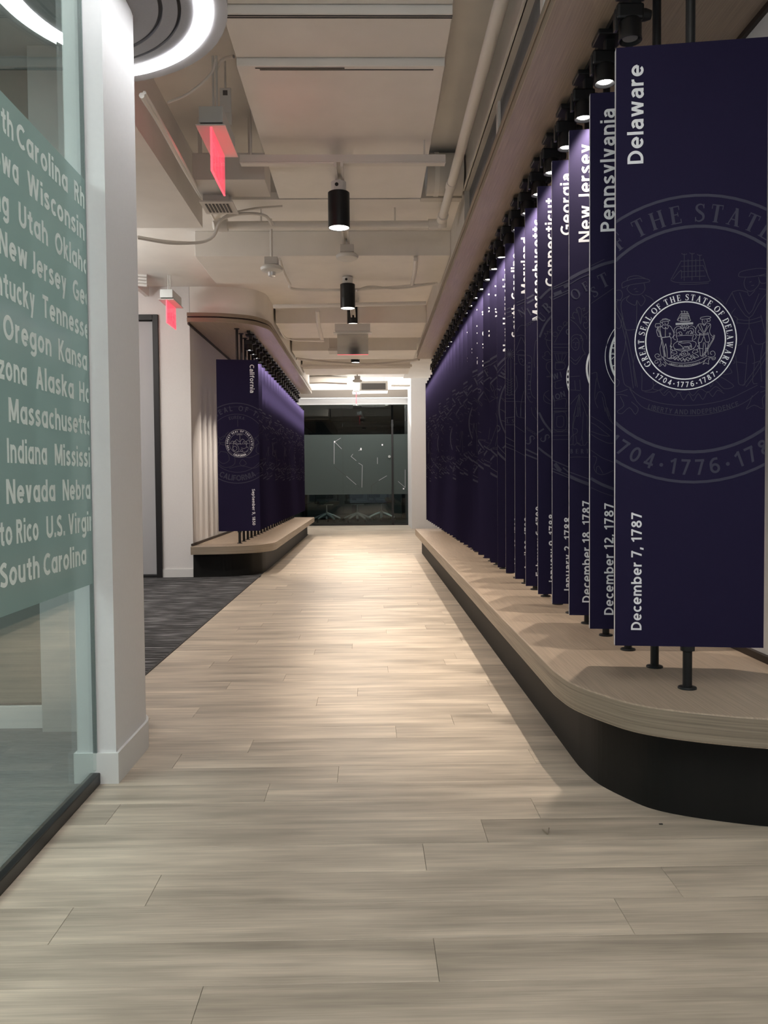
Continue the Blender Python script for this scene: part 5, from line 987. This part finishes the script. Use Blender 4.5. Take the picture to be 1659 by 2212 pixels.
# ================================================================ FAR END
struct('wall_cove', bx(-2.4, 0.842, 18.36, 18.46, 2.93, 3.8), M['column'])
struct('ceiling_cove', bx(-2.4, 1.4, 15.9, 18.4, 3.78, 3.83), M['ceiling'])
struct('wall_cove_front', bx(-2.4, 1.4, 15.9, 15.95, 2.97, 3.8), M['ceiling'])
struct('trim_7', bx(-2.4, 0.842, 18.12, 18.36, 2.775, 2.935, 0.003), M['fascia'])
struct('trim_8', bx(-2.4, 0.842, 18.14, 18.36, 2.75, 2.775, 0.002), M['column'])
struct('trim_9', bx(-2.4, 0.842, 18.26, 18.42, 2.63, 2.75, 0.002), M['column'])
fg = thing('x', 'x', 'x'); fg.name = 'window_2'; del fg['category']; del fg['label']; fg['kind'] = 'structure'; fg.location = (0, 18.33, 0)
for k, (a, c) in enumerate(((-2.4, -1.42), (-1.415, -0.58), (-0.575, 0.485), (0.53, 0.842))):
    obj('pane', bx(a, c, -0.006, 0.006, 0.03, 2.63), M['far_glass'], fg)
    fmb = bmesh.new(); v = [fmb.verts.new(p) for p in ((a, -0.0068, 0.68), (c, -0.0068, 0.68), (c, -0.0068, 1.985), (a, -0.0068, 1.985))]; fmb.faces.new(v); obj('frosted_film', fmb, M['far_film'], fg)
obj('floor_channel', bx(-2.4, 0.842, -0.02, 0.02, 0, 0.03), M['black_channel'], fg)
obj('door_post', bx(0.487, 0.528, -0.02, 0.02, 0.0, 2.30), M['black_frame'], fg)
obj('door_pull', tube(bmesh.new(), [(0.44, -0.02, 1.50), (0.44, -0.035, 1.50)], 0.028, 20), M['chair_base'], fg, smooth=True)
def zl(pts, w=0.008, nm='etched_line', m='seal_grey'):
    P = [at(620+x/4.916, 750+y/4.916, 18.32) for x, y in pts]; q = []; ribbon(q, [(p[0], p[2]) for p in P], w)
    o = obj(nm, flat(q, -0.0078), M[m], fg); return o
for pts in ([(570, 965), (505, 1005), (580, 1080)], [(500, 1015), (500, 1240)], [(760, 1100), (785, 1082)], [(700, 1135), (680, 1160), (735, 1205)], [(760, 1230), (800, 1255), (795, 1490)], [(630, 1370), (735, 1460)],
            [(975, 1415), (1060, 1365)], [(960, 1170), (960, 1240)], [(1255, 1300), (1255, 1490), (1180, 1425)]): zl(pts)
for pts in ([(500, 1265), (630, 1370)], [(895, 1555), (897, 1470), (975, 1418)], [(735, 1460), (770, 1488)]): zl(pts, 0.012, 'clear_line', 'dark_room')
for x, y, w in ((785, 1082, 0.05), (1012, 1037, 0.035), (505, 1005, 0.035), (1238, 1503, 0.03)): zl([(x-7, y), (x+7, y)], w, 'etched_dot', 'letter')
# meeting room behind the glass
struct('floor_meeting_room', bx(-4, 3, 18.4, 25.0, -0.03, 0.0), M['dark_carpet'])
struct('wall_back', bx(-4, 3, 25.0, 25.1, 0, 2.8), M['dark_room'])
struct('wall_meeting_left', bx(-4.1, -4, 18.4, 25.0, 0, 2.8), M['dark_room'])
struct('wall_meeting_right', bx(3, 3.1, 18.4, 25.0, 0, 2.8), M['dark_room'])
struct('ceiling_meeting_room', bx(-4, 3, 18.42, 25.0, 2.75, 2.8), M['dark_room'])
def office_chair(px, py, rz, label, Y=19.9):
    p = at(px, py, Y); t = thing('office_chair', label, 'chair', (p[0], Y, 0), rz, 'swivel chairs behind the dark glass')
    for k in range(5):
        a = k*2*math.pi/5; c, s = math.cos(a), math.sin(a)
        b = bmesh.new(); tube(b, [(0.02*c, 0.02*s, 0.20), (0.16*c, 0.16*s, 0.155), (0.33*c, 0.33*s, 0.085)], [0.035, 0.028, 0.02], 8); L_ = obj('base_arm', b, M['chair_base'], t, smooth=True)
        obj('caster', tube(bmesh.new(), [(0.33*c-0.02*s, 0.33*s+0.02*c, 0.03), (0.33*c+0.02*s, 0.33*s-0.02*c, 0.03)], 0.03, 12), M['chair_dark'], L_, smooth=True)
    obj('gas_column', lathe(bmesh.new(), 0, 0, [(0.030, 0.08), (0.030, 0.24), (0.016, 0.25), (0.016, 0.42)], 14), M['chair_base'], t, smooth=True)
    obj('seat_mechanism', bx(-0.12, 0.12, -0.16, 0.16, 0.41, 0.435, 0.004), M['chair_base'], t)
    obj('seat', bx(-0.25, 0.25, -0.24, 0.24, 0.435, 0.51, 0.02), M['chair_dark'], t)
    obj('backrest', bx(-0.22, 0.22, 0.20, 0.25, 0.56, 1.02, 0.02), M['chair_dark'], t)
    for s in (-1, 1): obj('armrest', box(bx(s*0.27-0.02, s*0.27+0.02, -0.15, 0.12, 0.66, 0.69, 0.005), s*0.27-0.012, s*0.27+0.012, -0.02, 0.03, 0.46, 0.66), M['chair_dark'], t)
    return t
office_chair(706, 1110, 0.31, 'left one of three grey-based swivel chairs behind the dark glass')
office_chair(772, 1110, 0.31, 'middle one of three grey-based swivel chairs behind the dark glass')
office_chair(824, 1110, 0.9, 'right one of three grey-based swivel chairs behind the dark glass, by the door post', 20.55)
mt = thing('meeting_table', 'dark meeting table behind the swivel chairs in the dark glass room', 'table', (0, 21.2, 0))
obj('tabletop', bx(-2.2, 1.2, 0.1, 1.3, 0.72, 0.75, 0.004), M['chair_dark'], mt)
for x in (-1.7, -0.4, 0.9): obj('leg', bx(x-0.05, x+0.05, 0.4, 1.0, 0, 0.72, 0.004), M['chair_dark'], mt)
# debris specks on the floor near the platform
tag(obj('wood_chip', tube(bmesh.new(), [(0.462, 2.232, 0.004), (0.470, 2.205, 0.003), (0.479, 2.235, 0.007)], 0.0016, 6), M['laminate_edge']), 'tiny curled pale chip lying on the wood floor near the right platform', 'chip')
tag(obj('black_speck', box(bmesh.new(), 0.79, 0.80, 2.262, 2.266, 0.0, 0.002), M['black_metal']), 'tiny black speck on the wood floor just before the black plinth', 'speck')
